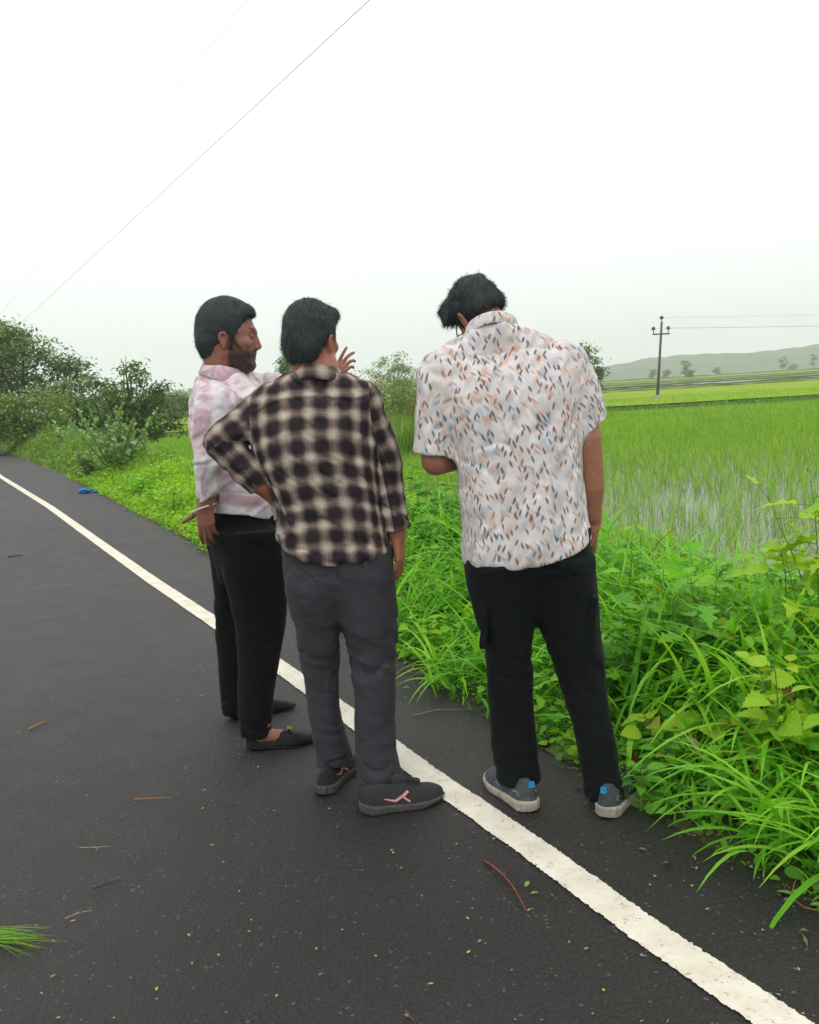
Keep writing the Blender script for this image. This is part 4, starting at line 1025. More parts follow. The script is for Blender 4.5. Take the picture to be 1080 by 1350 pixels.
fl2 = [(at(395, 612, 2.73), at(440, 645, 2.72), .008, .006), (at(420, 640, 2.72), at(450, 652, 2.72), .007, .006), (at(350, 560, 2.76), at(395, 640, 2.73), .016, .006),
       (at(492, 560, 2.78), at(450, 640, 2.73), .018, -.008), (at(470, 540, 2.75), at(462, 620, 2.73), .014, -.006), (at(430, 655, 2.72), at(500, 640, 2.76), .012, .006),
       (at(372, 700, 2.73), at(420, 712, 2.72), .010, .005), (at(440, 715, 2.72), at(505, 702, 2.76), .010, .006), (at(360, 625, 2.77), at(420, 690, 2.73), .013, -.006),
       (at(296, 545, 2.78), at(330, 560, 2.78), .010, -.008), (at(285, 575, 2.76), at(335, 572, 2.78), .010, .007), (at(290, 595, 2.75), at(325, 590, 2.76), .008, -.008),
       (at(310, 620, 2.76), at(345, 605, 2.77), .008, .007), (at(318, 560, 2.77), at(322, 610, 2.77), .009, -.006),
       (at(505, 560, 2.80), at(500, 640, 2.80), .012, -.006), (at(500, 600, 2.8), at(530, 640, 2.8), .010, .006), (at(505, 660, 2.8), at(535, 650, 2.8), .009, -.006),
       (at(497, 510, 2.78), at(492, 580, 2.78), .010, -.008)]
def d2(P):
    z = P[:, 2]; low = np.clip((1.1-z)/.3, 0, 1)
    n1 = vnoise(P*np.array([14, 14, 5]), 41); n2 = vnoise(P*np.array([24, 24, 24]), 42)
    Q = P@np.array([[1, 0, .7], [0, 1, 0], [-.7, 0, 1]]); n3 = vnoise(Q*np.array([12, 12, 34]), 47)
    yk = np.interp(P[:, 0], yk2[:, 0], yk2[:, 1]); yoke = -.0035*np.clip(1-np.abs(z-yk-.004)/.006, 0, 1)+.003*np.exp(-((z-yk+.006)/.005)**2)
    return -.005*n1*(.3+low)-.003*n2-.004*(1-2*np.abs(n3))*(.6+.5*vnoise(P*5, 9)) + 1.5*folds(P, fl2) + .004*crease(P@np.array([[1, 0, .7], [0, 1, 0], [-.7, 0, 1]]), (7, 7, 15), 311)+.003*crease(P, (10, 10, 7), 315) + yoke*(P[:, 1] < Y2_)*(P[:, 0] < yk2[-1, 0]+.01)*(P[:, 0] > yk2[0, 0])
B.disp = d2
def post2(P, d):
    h_ = hz2(P); d0 = tor2.fn(P); d = np.where(np.abs(P[:, 0]-wrR[0]) < .10, np.where(P[:, 0] > at(514, 700, Y2_)[0], d, smax(d, h_-P[:, 2], .003)), smax(d, h_-P[:, 2], .003))
    near = (P[:, 2]-h_) < .05
    return np.where(near & (d0 < .02), smax(d, -(d0+.019)-np.clip(P[:, 2]-h_-.03, 0, 1)*3, .002), d)
B.post = post2
V, F = B.mesh(.005)
xsL = at(333, 540, Y2_)[0]; xsR = at(489, 540, Y2_)[0]
armsep = [([shL, elL, wrL], lambda P: np.minimum(xsL+.42*np.clip(1.17-P[:, 2], 0, .3)-P[:, 0], P[:, 2]-.9)),
          ([shR, elR, wrR], lambda P: np.minimum(P[:, 0]-xsR-.14*np.clip(1.25-P[:, 2], 0, .6), P[:, 2]-.7))]
sh2 = mesh_obj('shirt', V, F, M_plaid, p2, **cloth_uv(V, F, tor2.tab, .17, armsep))
HC2 = at(411, 455, Y2_+.02); HM2 = headframe(64, 2, 0)
neck2 = at(418, 490, Y2_+.01)
collar('collar', at(417, 483, Y2_+.01), (.0, .06, 1), (.5, .85, 0), .068, .075, .046, M_plaid, sh2, tor2, gap=.3)
Bb = Body(); s2 = .93; Bb.add(*head_prims(HC2, HM2, s2, neck_to=neck2, neck_r=.060))
Bb.add(chain([neck2, at(415, 560, Y2_), at(440, 690, Y2_)], [.045, .06, .06], .04), chain([at(370, 533, Y2_), at(460, 528, Y2_)], [.03, .03], .03))
Bb.add(chain([shL, elL, wrL], [.038, .033, .029], .02), chain([shR, elR, wrR+(0, 0, -.01)], [.038, .033, .028], .02))
Bb.add(*hand_prims(wrL+np.array([.012, 0, -.01]), at(376, 662, Y2_+.02)-wrL, (-.3, -1, .25), -1, [.35, .4, .45, .5], .95, thumb=(.7, .3)))
Bb.add(*hand_prims(at(524, 708, Y2_), at(531, 757, Y2_+.0)-at(524, 705, Y2_), (1, -.25, .1), -1, [.38, .52, .60, .68], .93, thumb=(.35, 1.0), spread=.05))
for a, b in (((408, 745, Y2_), (438, 1015, Y2_+.09)), ((478, 745, Y2_), (506, 1035, Y2_-.03))):
    Bb.add(chain([at(*a), (at(*a)+at(*b))/2, at(*b)], [.055, .042, .032], .03))
V, F = Bb.mesh(.004)
mesh_obj('body', V, F, M_skin, p2, attrs={'tint': head_color(V, HC2, HM2, s2, SK2)})
Hb = hair_body(HC2, HM2, s2, top=.030, side=.008, nape=-.068, quiff=1.15, seed=80); V, F = Hb.mesh(.004)
V2, F2 = hair_strands(V, F, HC2, HM2, 1, 8000, .017, 81, wild=.26, lift=.16, wdt=.0008, comb=(.2, -.2, -1))
mesh_obj('hair', V2, F2, M_hair, p2)
LL = [(373, 715), (377, 760), (385, 800), (391, 850), (397, 900), (403, 950), (411, 990), (416, 1032)]
LR = [(446, 715), (447, 790), (447, 815), (448, 850), (445, 905), (447, 950), (454, 985), (462, 1016)]
RL = [(440, 715), (446, 790), (450, 818), (460, 862), (466, 905), (467, 950), (471, 1000), (476, 1048)]
RR = [(513, 722), (518, 760), (522, 800), (524, 850), (522, 900), (520, 950), (526, 1000), (540, 1044)]
ryl = [(0, .075), (.12, .068), (.3, .070), (.45, .078), (.66, .115), (.74, .112), (.85, .09)]
tr2, B2 = pants(p2, 'trousers', [(372, 690), (373, 715), (377, 760), (383, 790), (388, 815)], [(512, 690), (513, 722), (518, 760), (521, 790), (523, 812)],
      [(LL, LR, Y2_, ryl, [(0, .10), (.4, .05), (.7, .0)]), (RL, RR, Y2_, ryl, [(0, -.02), (.4, -.01), (.7, 0)])], Y2_, M_grey, [(.6, .05), (.68, .095), (.74, .12), (.80, .115), (.9, .10)], 90, amp=1.25)
h0 = G(425, 1050); t0 = G(458, 1011); shoe(p2, h0, math.atan2(t0[1]-h0[1], t0[0]-h0[0]), 'trainer', .27, left=True)
h0 = G(477, 1072); t0 = G(569, 1054); shoe(p2, h0, math.atan2(t0[1]-h0[1], t0[0]-h0[0]), 'trainer', .275)
print('p2', time.time()-T0)

# ================= bearded man in the pink shirt (left), side on
Y1_ = 3.42
p1 = tag(empty('person', (at(340, 960, Y1_)[0], Y1_, 0)), 'bearded person in blotchy pink and white shirt, black trousers and black loafers, seen side on', 'person')
tl = [(279, 470), (268, 482), (259, 495), (254, 512), (252, 540), (253, 570), (258, 600), (266, 635), (276, 665), (277, 700)]
tr = [(322, 486), (330, 496), (345, 508), (358, 525), (366, 550), (370, 590), (372, 630), (374, 670), (374, 700)]
tor1 = loft(tl, tr, Y1_, [(.8, .165), (.95, .165), (1.1, .165), (1.25, .18), (1.33, .165), (1.40, .10), (1.45, .065), (1.55, .06)], .02, power=2.2, zhi=at(295, 484, Y1_)[2], endk=.03)
yn = Y1_-.20; yf = Y1_+.17
shR, elR, wrR = at(285, 535, yn+.03), at(276, 607, yn-.01), at(275, 662, yn+.02)
shL, elL, wrL = at(322, 512, yf-.02), at(385, 508, yf+.03), at(438, 504, yf-.02)
B = Body(); B.add(tor1)
B.add(chain([shR, elR, wrR], [.076, .058, .040], .04, clips=[(wrR, wrR-elR)], ck=.005), chain([wrR-(wrR-elR)*.22, wrR], [.043, .043], .004, clips=[(wrR, wrR-elR), (wrR-(wrR-elR)*.25, elR-wrR)], ck=.005))
B.add(chain([shL, elL, wrL-(wrL-elL)*.2], [.066, .052, .040], .04))
B.add(chain([wrR-(wrR-elR)*.05, wrR+(wrR-elR)*.1], [.034, .034], .003, op='sub'))
arm1 = chain([shR, elR, wrR], [.076, .058, .043]); H1 = np.array([at(x, y, Y1_-.1) for x, y in ((270, 676), (300, 675), (330, 677), (352, 684), (376, 693))])
fl1 = [(at(262, 520, 3.2), at(255, 590, 3.2), .015, .005), (at(305, 520, 3.18), at(290, 560, 3.16), .014, -.010), (at(270, 560, 3.14), at(300, 600, 3.14), .012, .008),
       (at(262, 610, 3.13), at(290, 618, 3.13), .009, -.007), (at(265, 630, 3.14), at(285, 640, 3.14), .008, .006), (at(300, 640, 3.24), at(330, 600, 3.24), .014, .008),
       (at(310, 660, 3.24), at(345, 630, 3.24), .012, -.007), (at(330, 670, 3.24), at(360, 640, 3.25), .012, .007), (at(300, 500, 3.25), at(275, 520, 3.2), .014, .005)]
def d1(P):
    n1 = vnoise(P*np.array([13, 13, 7]), 51); n2 = vnoise(P*26, 52); Q = P@np.array([[1, 0, -.6], [0, 1, 0], [.6, 0, 1]]); n3 = vnoise(Q*np.array([10, 10, 30]), 57)
    return -.006*n1-.003*n2-.004*(1-2*np.abs(n3)) + 1.4*folds(P, fl1) + .004*crease(P@np.array([[1, 0, -.6], [0, 1, 0], [.6, 0, 1]]), (6, 6, 12), 321)+.003*crease(P, (9, 9, 8), 325)
B.disp = d1
def post1(P, d):
    h_ = np.interp(P[:, 0], H1[:, 0], H1[:, 2]); armd = arm1.fn(P); onarm = (armd < .014)
    d0 = tor1.fn(P); dd = smax(d, h_-P[:, 2], .003); near = (P[:, 2]-h_) < .05
    dd = np.where(near & (d0 < .02), smax(dd, -(d0+.019)-np.clip(P[:, 2]-h_-.03, 0, 1)*3, .002), dd)
    return np.where(onarm & (d0 > -.01), d, dd)
B.post = post1
V, F = B.mesh(.0055)
armsep = [([shR, elR, wrR], lambda P: np.minimum(Y1_-.15-P[:, 1], 1.36-P[:, 2])), ([shL, elL, wrL], lambda P: np.minimum(P[:, 0]-at(350, 510, yf)[0], P[:, 2]-1.2))]
sh1 = mesh_obj('shirt', V, F, M_pink, p1, **cloth_uv(V, F, tor1.tab, .17, armsep))
s1 = 1.05; HC1 = at(300, 450, Y1_-.02); HM1 = headframe(6, 4, 0)
neck1 = at(296, 492, Y1_)
co = collar('collar', at(297, 479, Y1_), (.30, 0, 1), (1, 0, -.1), .076, .098, .050, M_pink, sh1, tor1, gap=.55, depth=.95)
Bb = Body(); Bb.add(*head_prims(HC1, HM1, s1, neck_to=neck1, neck_r=.060))
Bb.add(chain([HC1+HM1@np.array([-.02, .066, -.088])*s1, HC1+HM1@np.array([.02, .066, -.088])*s1], [.021*s1]*2, .02))
Bb.add(chain([neck1, at(310, 560, Y1_), at(325, 690, Y1_)], [.05, .08, .08], .04), chain([at(290, 535, yn+.08), at(315, 525, yf-.08)], [.035, .035], .03))
wh = wrR+np.array([0, 0, -.005])
Bb.add(chain([shR, elR, wrR, wh], [.045, .036, .029, .027], .02), chain([shL, elL, wrL*.8+elL*.2, wrL], [.035, .030, .026, .026], .02))
Bb.add(*hand_prims(at(270, 664, yn+.01), at(273, 712, yn+.0)-at(270, 664, yn), (-.2, -1, 0), 1, [.3, .34, .4, .5], .92, thumb=(.95, .15), tcurl=-.1, spread=.05))
Bb.add(*hand_prims(at(440, 503, yf-.02), at(453, 480, yf-.04)-at(440, 503, yf-.02), (-.3, -.9, .2), -1, [.15, .5, .75, .85], .80, thumb=(.9, .2), spread=.10))
for a, b, c in (((330, 700, yn+.1), (343, 830, yn+.1), (345, 965, 3.31)), ((305, 700, yf), (309, 830, yf+.05), (312, 935, 3.66))):
    Bb.add(chain([at(*a), at(*b), at(*c)], [.045, .034, .020], .02))
hA, tA = G(326, 987), G(398, 979); hB, tB = G(303, 947), G(389, 931)
ya, yb = math.atan2(tA[1]-hA[1], tA[0]-hA[0]), math.atan2(tB[1]-hB[1], tB[0]-hB[0])
for h_, y_ in ((hA, ya), (hB, yb)):
    d_ = np.array([math.cos(y_), math.sin(y_), 0]); Bb.add(chain([h_+d_*.065+[0, 0, .09], h_+d_*.058+[0, 0, .045], h_+d_*.13+[0, 0, .035]], [.030, .031, .025], .02))
V, F = Bb.mesh(.004)
cl1 = head_color(V, HC1, HM1, s1, SK1, beard=.95); mesh_obj('body', V, F, M_skin, p1, attrs={'tint': cl1}); stubble(V, F, cl1, HC1, HM1, s1, p1, 5000, 130)
Hb = hair_body(HC1, HM1, s1, top=.034, side=.006, nape=-.066, quiff=1.0, seed=100); V, F = Hb.mesh(.0045)
V2, F2 = hair_strands(V, F, HC1, HM1, 1, 8000, .014, 101, wild=.28, lift=.16, wdt=.0009, comb=(0, -.4, -1))
mesh_obj('hair', V2, F2, M_hair, p1)
c = at(266, 672, yn+.005); M = frame((.35, 0, -1), (0, 1, 0)); a = np.linspace(0, 2*np.pi, 29)
v, f = tube([c+M@np.array([.036*math.cos(t), .008*math.sin(t*1), .042*math.sin(t)]) for t in a], .0032, 8, cap=False); mesh_obj('bracelet', v, f, M_white, p1)
c = at(449, 491, yf-.04); v, f = tube([c+frame((.6, .1, .8), (0, 1, 0))@np.array([.011*math.cos(t), 0, .011*math.sin(t)]) for t in np.linspace(0, 2*np.pi, 15)], .0035, 6, cap=False); mesh_obj('ring', v, f, M_gold, p1)
RLp = [(287, 700), (290, 730), (300, 780), (311, 830), (315, 880), (317, 930), (320, 962)]
RRp = [(374, 690), (379, 740), (379, 790), (374, 840), (366, 890), (361, 930), (359, 962)]
LLp = [(274, 690), (282, 730), (287, 780), (288, 830), (292, 880), (297, 932)]
LRp = [(330, 700), (332, 780), (330, 830), (328, 880), (327, 932)]
ryn = [(0, .06), (.3, .07), (.5, .08), (.7, .10), (.9, .11)]
tr1, B1 = pants(p1, 'trousers', [(272, 660), (272, 690), (281, 730), (289, 770)], [(372, 670), (374, 700), (379, 740), (380, 780)],
      [(RLp, RRp, yn+.10, ryn, [(0, -.055), (.2, -.04), (.5, 0)]), (LLp, LRp, yf+.07, ryn, [(0, -.075), (.25, -.05), (.7, -.07), (.9, -.1)])], Y1_, M_black, [(.62, .08), (.72, .13), (.82, .155), (.95, .15)], 110, amp=.9)
shoe(p1, hA, ya, 'loafer', .285); shoe(p1, hB, yb, 'loafer', .285, left=True)
print('p1', time.time()-T0)

# ------------------------------------------------------------------ vegetation
vr = np.random.RandomState(11)
def inview(P, m=260, far=1e9):
    d = P-EYE; z = d@FWD; z = np.maximum(z, .05); px = 540+FOC*(d@RGT)/z; py = 675-FOC*(d@UPV)/z
    return ((d@FWD) > .2) & (px > -m) & (px < 1080+m) & (py > -m) & (py < 1350+m)
def T4(r, t, dry=0.0):
    """tint attribute per vertex: r random per leaf, g along the leaf, b dryness"""
    r, t, dry = np.broadcast_arrays(np.asarray(r, float), np.asarray(t, float), np.asarray(dry, float)); return np.stack([r, t, dry, np.ones_like(r)], -1)
def blades(base, az, ln, lean, curve, wd, ns=5, r=None, dry=0.0, cup=0.0):
    M_ = len(base); t = np.linspace(0, 1, ns+1); th = lean[:, None]+curve[:, None]*t[None]
    step = (ln/ns)[:, None]; dx = np.cumsum(np.sin(th)*step, 1)-np.sin(th[:, :1])*step; dz = np.cumsum(np.cos(th)*step, 1)-np.cos(th[:, :1])*step
    dr = np.stack([np.cos(az), np.sin(az), 0*az], 1); sd = np.stack([-np.sin(az), np.cos(az), 0*az], 1)
    cp = base[:, None]+dr[:, None]*dx[..., None]+np.array([0, 0, 1.])*dz[..., None]
    prof = np.clip(np.interp(t, [0, .15, .5, .8, 1], [.6, .95, 1, .6, .04]), 0, 1)
    o = sd[:, None]*(prof[None]*wd[:, None]/2)[..., None]
    V = np.stack([cp-o, cp+o], 2).reshape(-1, 3)
    b = (np.arange(M_)*(ns+1)*2)[:, None]+np.arange(ns)[None]*2; b = b.ravel(); F = np.stack([b, b+1, b+3, b+2], 1)
    if r is None: r = vr.rand(M_)
    A = T4(np.repeat(r, (ns+1)*2), np.tile(np.repeat(t, 2), M_), np.repeat(np.broadcast_to(dry, (M_,)), (ns+1)*2))
    return V, F, A
TEMPL = {
 'small': [(0, .05), (.45, 1), (1, .03)],
 'ovate': [(0, .04), (.1, .55), (.3, 1), (.55, .9), (.8, .5), (1, .02)],
 'toothed': [(0, .1), (.06, .55), (.12, .62), (.16, .9), (.25, .88), (.28, 1.08), (.38, .92), (.42, 1.05), (.52, .8), (.56, .92), (.66, .6), (.70, .72), (.8, .36), (.84, .44), (.92, .14), (1, .0)],
 'lobed': [(0, .15), (.05, .7), (.12, .95), (.2, .55), (.24, .5), (.34, 1.15), (.42, .95), (.5, .42), (.55, .4), (.66, .8), (.74, .5), (.82, .2), (.9, .25), (1, 0)],
 'oblong': [(0, .3), (.08, .8), (.3, 1), (.6, 1.05), (.85, .75), (.96, .3), (1, 0)],
 'lance': [(0, .1), (.2, .8), (.45, 1), (.75, .6), (1, 0)],
}
def leaves(base, dirv, L, W, templ='small', droop=.25, fold=.25, r=None, dry=0.0, up=None):
    tp = np.array(TEMPL[templ]); t, w_ = tp[:, 0], tp[:, 1]; K = len(t); M_ = len(base)
    L = np.broadcast_to(L, (M_,)); W = np.broadcast_to(W, (M_,)); droop = np.broadcast_to(droop, (M_,))
    d = dirv/np.linalg.norm(dirv, axis=1)[:, None]
    if up is None: up = np.tile([0, 0, 1.], (M_, 1))+vr.normal(0, .35, (M_, 3))
    s_ = np.cross(d, up); s_ /= np.linalg.norm(s_, axis=1)[:, None]+1e-9; n_ = np.cross(s_, d)
    c = base[:, None]+d[:, None]*(L[:, None]*t)[..., None]; c[..., 2] -= (droop*L)[:, None]*t**2
    o = s_[:, None]*(W[:, None]/2*w_)[..., None]; u = n_[:, None]*(W[:, None]/2*w_*fold)[..., None]
    V = np.stack([c-o+u, c, c+o+u], 2).reshape(-1, 3)
    b = ((np.arange(M_)*K*3)[:, None]+np.arange(K-1)[None]*3).ravel()
    F = np.concatenate([np.stack([b, b+1, b+4, b+3], 1), np.stack([b+1, b+2, b+5, b+4], 1)])
    if r is None: r = vr.rand(M_)
    A = T4(np.repeat(r, K*3), np.tile(np.repeat(t, 3), M_), np.repeat(np.broadcast_to(dry, (M_,)), K*3)); A[:, 3] = np.tile([.98, 0, .98], M_*K); return V, F, A
G_LUSH = leafmat('lush_grass', (.08, .30, .016), (.19, .55, .03), (.36, .70, .06), .42, .5, spec=.2, noise_s=1.2)
G_HERB = leafmat('herb_leaf', (.05, .20, .014), (.12, .40, .025), (.25, .56, .04), .38, .5)
G_YEL = leafmat('yellow_green_leaf', (.18, .42, .014), (.32, .56, .02), (.45, .62, .035), .40, .45)
G_MEADOW = leafmat('meadow_leaf', (.13, .38, .012), (.27, .58, .016), (.46, .68, .025), .40, .5, noise_s=1.5)
G_SCRUB = leafmat('scrub_leaf', (.08, .19, .02), (.16, .33, .04), (.28, .45, .07), .35, .55, noise_s=.8)
G_CALO = leafmat('pale_waxy_leaf', (.17, .32, .12), (.26, .42, .18), (.38, .52, .27), .25, .55)
G_TREE = leafmat('tree_leaf', (.04, .10, .022), (.085, .185, .04), (.18, .31, .06), .30, .5, noise_s=.7)
G_TREE2 = leafmat('olive_tree_leaf', (.07, .15, .035), (.15, .26, .06), (.26, .38, .09), .30, .6, noise_s=.4)
G_DRYG = leafmat('tall_dry_grass', (.12, .15, .03), (.22, .22, .05), (.35, .27, .07), .3, .7, noise_s=.4)
G_RICE = leafmat('rice_leaf', (.12, .32, .018), (.23, .49, .022), (.37, .60, .035), .35, .5, noise_s=.35)
G_RICE2 = leafmat('young_rice_leaf', (.13, .40, .012), (.22, .52, .015), (.36, .58, .025), .40, .5, noise_s=.35)
M_stem = simple('green_stem', (.10, .20, .03), .7, var=.3)
M_bark = simple('bark', (.09, .07, .05), .9, var=.4, scale=8, bump=.5, bscale=40)

def veg_h(s, n):                                  # height of the growth on the verge
    e = n-edge_n(s)
    hs_ = np.interp(s, [-4, 3.6, 4.6, 6.2, 7.6, 9, 13, 15, 18, 26, 60], [.64, .66, .62, .60, .50, .36, .34, .42, .55, .75, .85])
    return hs_*np.interp(e, [-.05, .0, .15, .5, 1.0, 1.7, 2.6, 3.4], [.08, .12, .22, .62, 1.0, .98, .78, .5])
def scatter(s0, s1, e0, e1, dens):
    k = int((s1-s0)*(e1-e0)*dens); s = vr.uniform(s0, s1, k); e = vr.uniform(e0, e1, k); n = edge_n(s)+e
    P = RW(s, n, ground_z(s, n)); ok = inview(P, 330)
    for q in (G(800, 1078), G(818, 1040), G(690, 1050)): ok &= np.linalg.norm(P[:, :2]-q[:2], axis=1) > .17
    return s[ok], n[ok], P[ok]
# 1 long arching grass on the near verge, in tussocks
Bg = Buf()
s, n, P = scatter(-1.6, 8.2, .02, 3.3, 75)
clump = noise2(s*1.3, n*1.6, 70); k = clump > -.35; s, n, P = s[k], n[k], P[k]
nb = 9; Pb = np.repeat(P, nb, 0); sb, nb_ = np.repeat(s, nb), np.repeat(n, nb); Pb = Pb+np.concatenate([vr.normal(0, .035, (len(Pb), 2)), np.zeros((len(Pb), 1))], 1)
hh = veg_h(sb, nb_)*(.65+.6*vr.rand(len(Pb))); rr_ = np.repeat(vr.rand(len(P)), nb)*.6+vr.rand(len(Pb))*.4
az_ = vr.uniform(0, 2*np.pi, len(Pb)); az_ = np.where(vr.rand(len(Pb)) < .25, np.arctan2(-NV[1], -NV[0])+vr.normal(0, .8, len(Pb)), az_)
v, f, a = blades(Pb, az_, hh*1.12, vr.uniform(.02, .45, len(Pb)), vr.uniform(.8, 2.6, len(Pb)), (.010+.016*vr.rand(len(Pb))**1.3)*np.clip(hh*2, .5, 1.15), 6, rr_, (vr.rand(len(Pb)) < .012)*.8)
Bg.add(v, f, a); print('long grass', len(Pb))
s, n, P = scatter(-1.6, 9, -.03, 3.4, 420)
v, f, a = blades(P, vr.uniform(0, 6.28, len(P)), veg_h(s, n)*(.4+.5*vr.rand(len(P))), vr.uniform(0, .6, len(P)), vr.uniform(.2, 1.6, len(P)), .004+.005*vr.rand(len(P)), 4, None, (vr.rand(len(P)) < .03)*.9)
Bg.add(v, f, a)
s, n, P = scatter(-1.6, 4.2, .55, 3.3, 800); k = noise2(s*1.1, n*1.3, 75) > -.25; s, n, P = s[k], n[k], P[k]
v, f, a = blades(P, vr.uniform(0, 6.28, len(P)), veg_h(s, n)*(.85+.4*vr.rand(len(P))), vr.uniform(0, .4, len(P)), vr.uniform(.6, 2.4, len(P)), .007+.009*vr.rand(len(P)), 5, .35+.65*vr.rand(len(P)), (vr.rand(len(P)) < .01)*.9)
Bg.add(v, f, a); tag(Bg.obj('roadside_grass', G_LUSH), 'long arching bright green grass on the near verge', 'grass', kind='stuff')
# 2 herb layer
Bg = Buf()
s, n, P = scatter(-1.6, 9, 0.0, 3.3, 900); P[:, 2] += veg_h(s, n)*vr.rand(len(P))**.8*.78
az_ = vr.uniform(0, 6.28, len(P)); D = np.stack([np.cos(az_), np.sin(az_), vr.uniform(-.5, .5, len(P))], 1)
L_ = vr.uniform(.025, .065, len(P)); v, f, a = leaves(P, D, L_, L_*.6, 'ovate', .3, dry=(vr.rand(len(P)) < .01)*.8); Bg.add(v, f, a)
tag(Bg.obj('ground_cover', G_HERB), 'dense low broad-leaved weeds under the verge grass', 'ground cover', kind='stuff'); print('herbs', len(P))
# 3 bright low meadow on the verge further along
Bg = Buf()
s, n, P = scatter(7.2, 19, -.05, 5.5, 650); h_ = np.maximum(veg_h(s, n), .10)
v, f, a = blades(P, vr.uniform(0, 6.28, len(P)), h_*(.6+.8*vr.rand(len(P))), vr.uniform(0, .7, len(P)), vr.uniform(.2, 1.8, len(P)), .008+.006*vr.rand(len(P)), 3); Bg.add(v, f, a)
s, n, P = scatter(7.2, 17, -.03, 4.2, 1100); P[:, 2] += np.maximum(veg_h(s, n), .1)*vr.rand(len(P))*.9*(1+.5*noise2(s*1.6, n*1.6, 15))
az_ = vr.uniform(0, 6.28, len(P)); D = np.stack([np.cos(az_), np.sin(az_), vr.uniform(-.2, .6, len(P))], 1)
L_ = vr.uniform(.03, .075, len(P)); v, f, a = leaves(P, D, L_, L_*.7, 'small', .2); Bg.add(v, f, a)
tag(Bg.obj('meadow_grass', G_MEADOW), 'bright yellow-green low grass and clover beside the bend of the verge', 'grass', kind='stuff'); print('meadow')
# 4 rough scrub beyond
Bg = Buf()
s, n, P = scatter(15, 60, -.05, 3.6, 330); h_ = veg_h(s, n)
v, f, a = blades(P, vr.uniform(0, 6.28, len(P)), h_*(.6+.7*vr.rand(len(P))), vr.uniform(0, .5, len(P)), vr.uniform(.2, 1.6, len(P)), .014+.012*vr.rand(len(P)), 3); Bg.add(v, f, a)
s, n, P = scatter(16, 60, .1, 3.6, 420); P[:, 2] += veg_h(s, n)*vr.rand(len(P))*.95*(1+.4*noise2(s*.9, n*.9, 5))
az_ = vr.uniform(0, 6.28, len(P)); D = np.stack([np.cos(az_), np.sin(az_), vr.uniform(-.2, .6, len(P))], 1)
L_ = vr.uniform(.06, .14, len(P)); v, f, a = leaves(P, D, L_, L_*.5, 'small', .2); Bg.add(v, f, a)
tag(Bg.obj('scrub', G_SCRUB), 'rough pale green scrub running along the far verge below the trees', 'scrub', kind='stuff')
# verge on the far side of the road (out of frame to the left)
Bg = Buf(); k = 9000; s = vr.uniform(-4, 30, k); n = vr.uniform(-6.5, -3.62, k); P = RW(s, n, ground_z(s, n)); h_ = .25+.2*vr.rand(k)
v, f, a = blades(P, vr.uniform(0, 6.28, k), h_, vr.uniform(0, .5, k), vr.uniform(.2, 1.8, k), .012+.01*vr.rand(k), 3); Bg.add(v, f, a)
tag(Bg.obj('verge_grass', G_LUSH), 'grass on the verge across the road', 'grass', kind='stuff')

# 5 rice
def rice(name, P, nbl, hgt, wd, mat, label, spread=.03):
    Pb = np.repeat(P, nbl, 0)+np.concatenate([vr.normal(0, spread, (len(P)*nbl, 2)), np.zeros((len(P)*nbl, 1))], 1); dist = np.linalg.norm(Pb[:, :2], axis=1)
    v, f, a = blades(Pb, vr.uniform(0, 6.28, len(Pb)), hgt*(.6+.6*vr.rand(len(Pb))), vr.uniform(0, .35, len(Pb)), vr.uniform(0, 1.0, len(Pb)), np.maximum(wd, dist*.00040)*(.7+.6*vr.rand(len(Pb))), 2,
                     np.repeat(vr.rand(len(P)), nbl)*.5+vr.rand(len(Pb))*.5, (vr.rand(len(Pb)) < .02)*.7)
    B = Buf(); B.add(v, f, a); tag(B.obj(name, mat), label, 'rice', kind='stuff'); print(name, len(Pb))
def lattice(x0, x1, y0, y1, st):
    gx, gy = np.meshgrid(np.arange(x0, x1, st), np.arange(y0, y1, st*.95), indexing='ij'); k = gx.size
    P = np.stack([gx.ravel()+vr.normal(0, st*.2, k), gy.ravel()+vr.normal(0, st*.2, k), np.full(k, PADDY)], 1)
    s, n = SN(P); ok = (n-edge_n(s) > 2.75) & inview(P, 180); return P[ok]
P = lattice(-2, 34, 5, 46.5, .215)
dist = P[:, 1]; pat = noise2(P[:, 0]*.45, P[:, 1]*.28, 33)+.5*noise2(P[:, 0]*1.6, P[:, 1]*.9, 35)+.35*noise2(P[:, 0]*5, P[:, 1]*5, 36)
keep = pat > np.interp(dist, [7, 10, 12, 14, 17, 25, 46], [0, -.25, -.45, -.7, -1.1, -1.5, -1.8]); P = P[keep]
rice('rice_crop', P, 8, .30, .006, G_RICE, 'sparse rice seedlings standing in shining paddy water behind the verge')
P = lattice(-34, -1.5, 8, 50, .26)
rice('young_rice', P, 8, .34, .008, G_RICE2, 'dense bright young rice in the paddy to the left of the men', .05)
P = lattice(-30, 75, Y1+.6, Y1+14, .42); rice('bright_rice', P+[0, 0, .25], 6, .36, .02, G_RICE2, 'bright yellow-green rice growing beyond the first field bank', .09)
# grass on the first bank
xb = vr.uniform(-14, 60, 9000); wbx = noise2(xb*.06, xb*0, 3)*1.2; P = np.stack([xb, Y1-.3+wbx+vr.normal(0, .35, len(xb)), np.full(len(xb), PADDY+.2)], 1)
B = Buf(); v, f, a = blades(P, vr.uniform(0, 6.28, len(P)), .16+.22*vr.rand(len(P)), vr.uniform(0, .5, len(P)), vr.uniform(.2, 1.2, len(P)), np.full(len(P), .03), 2); B.add(v, f, a)
tag(B.obj('bank_grass', G_HERB), 'dark grass along the first bank between the fields', 'grass', kind='stuff')
print('rice', time.time()-T0)

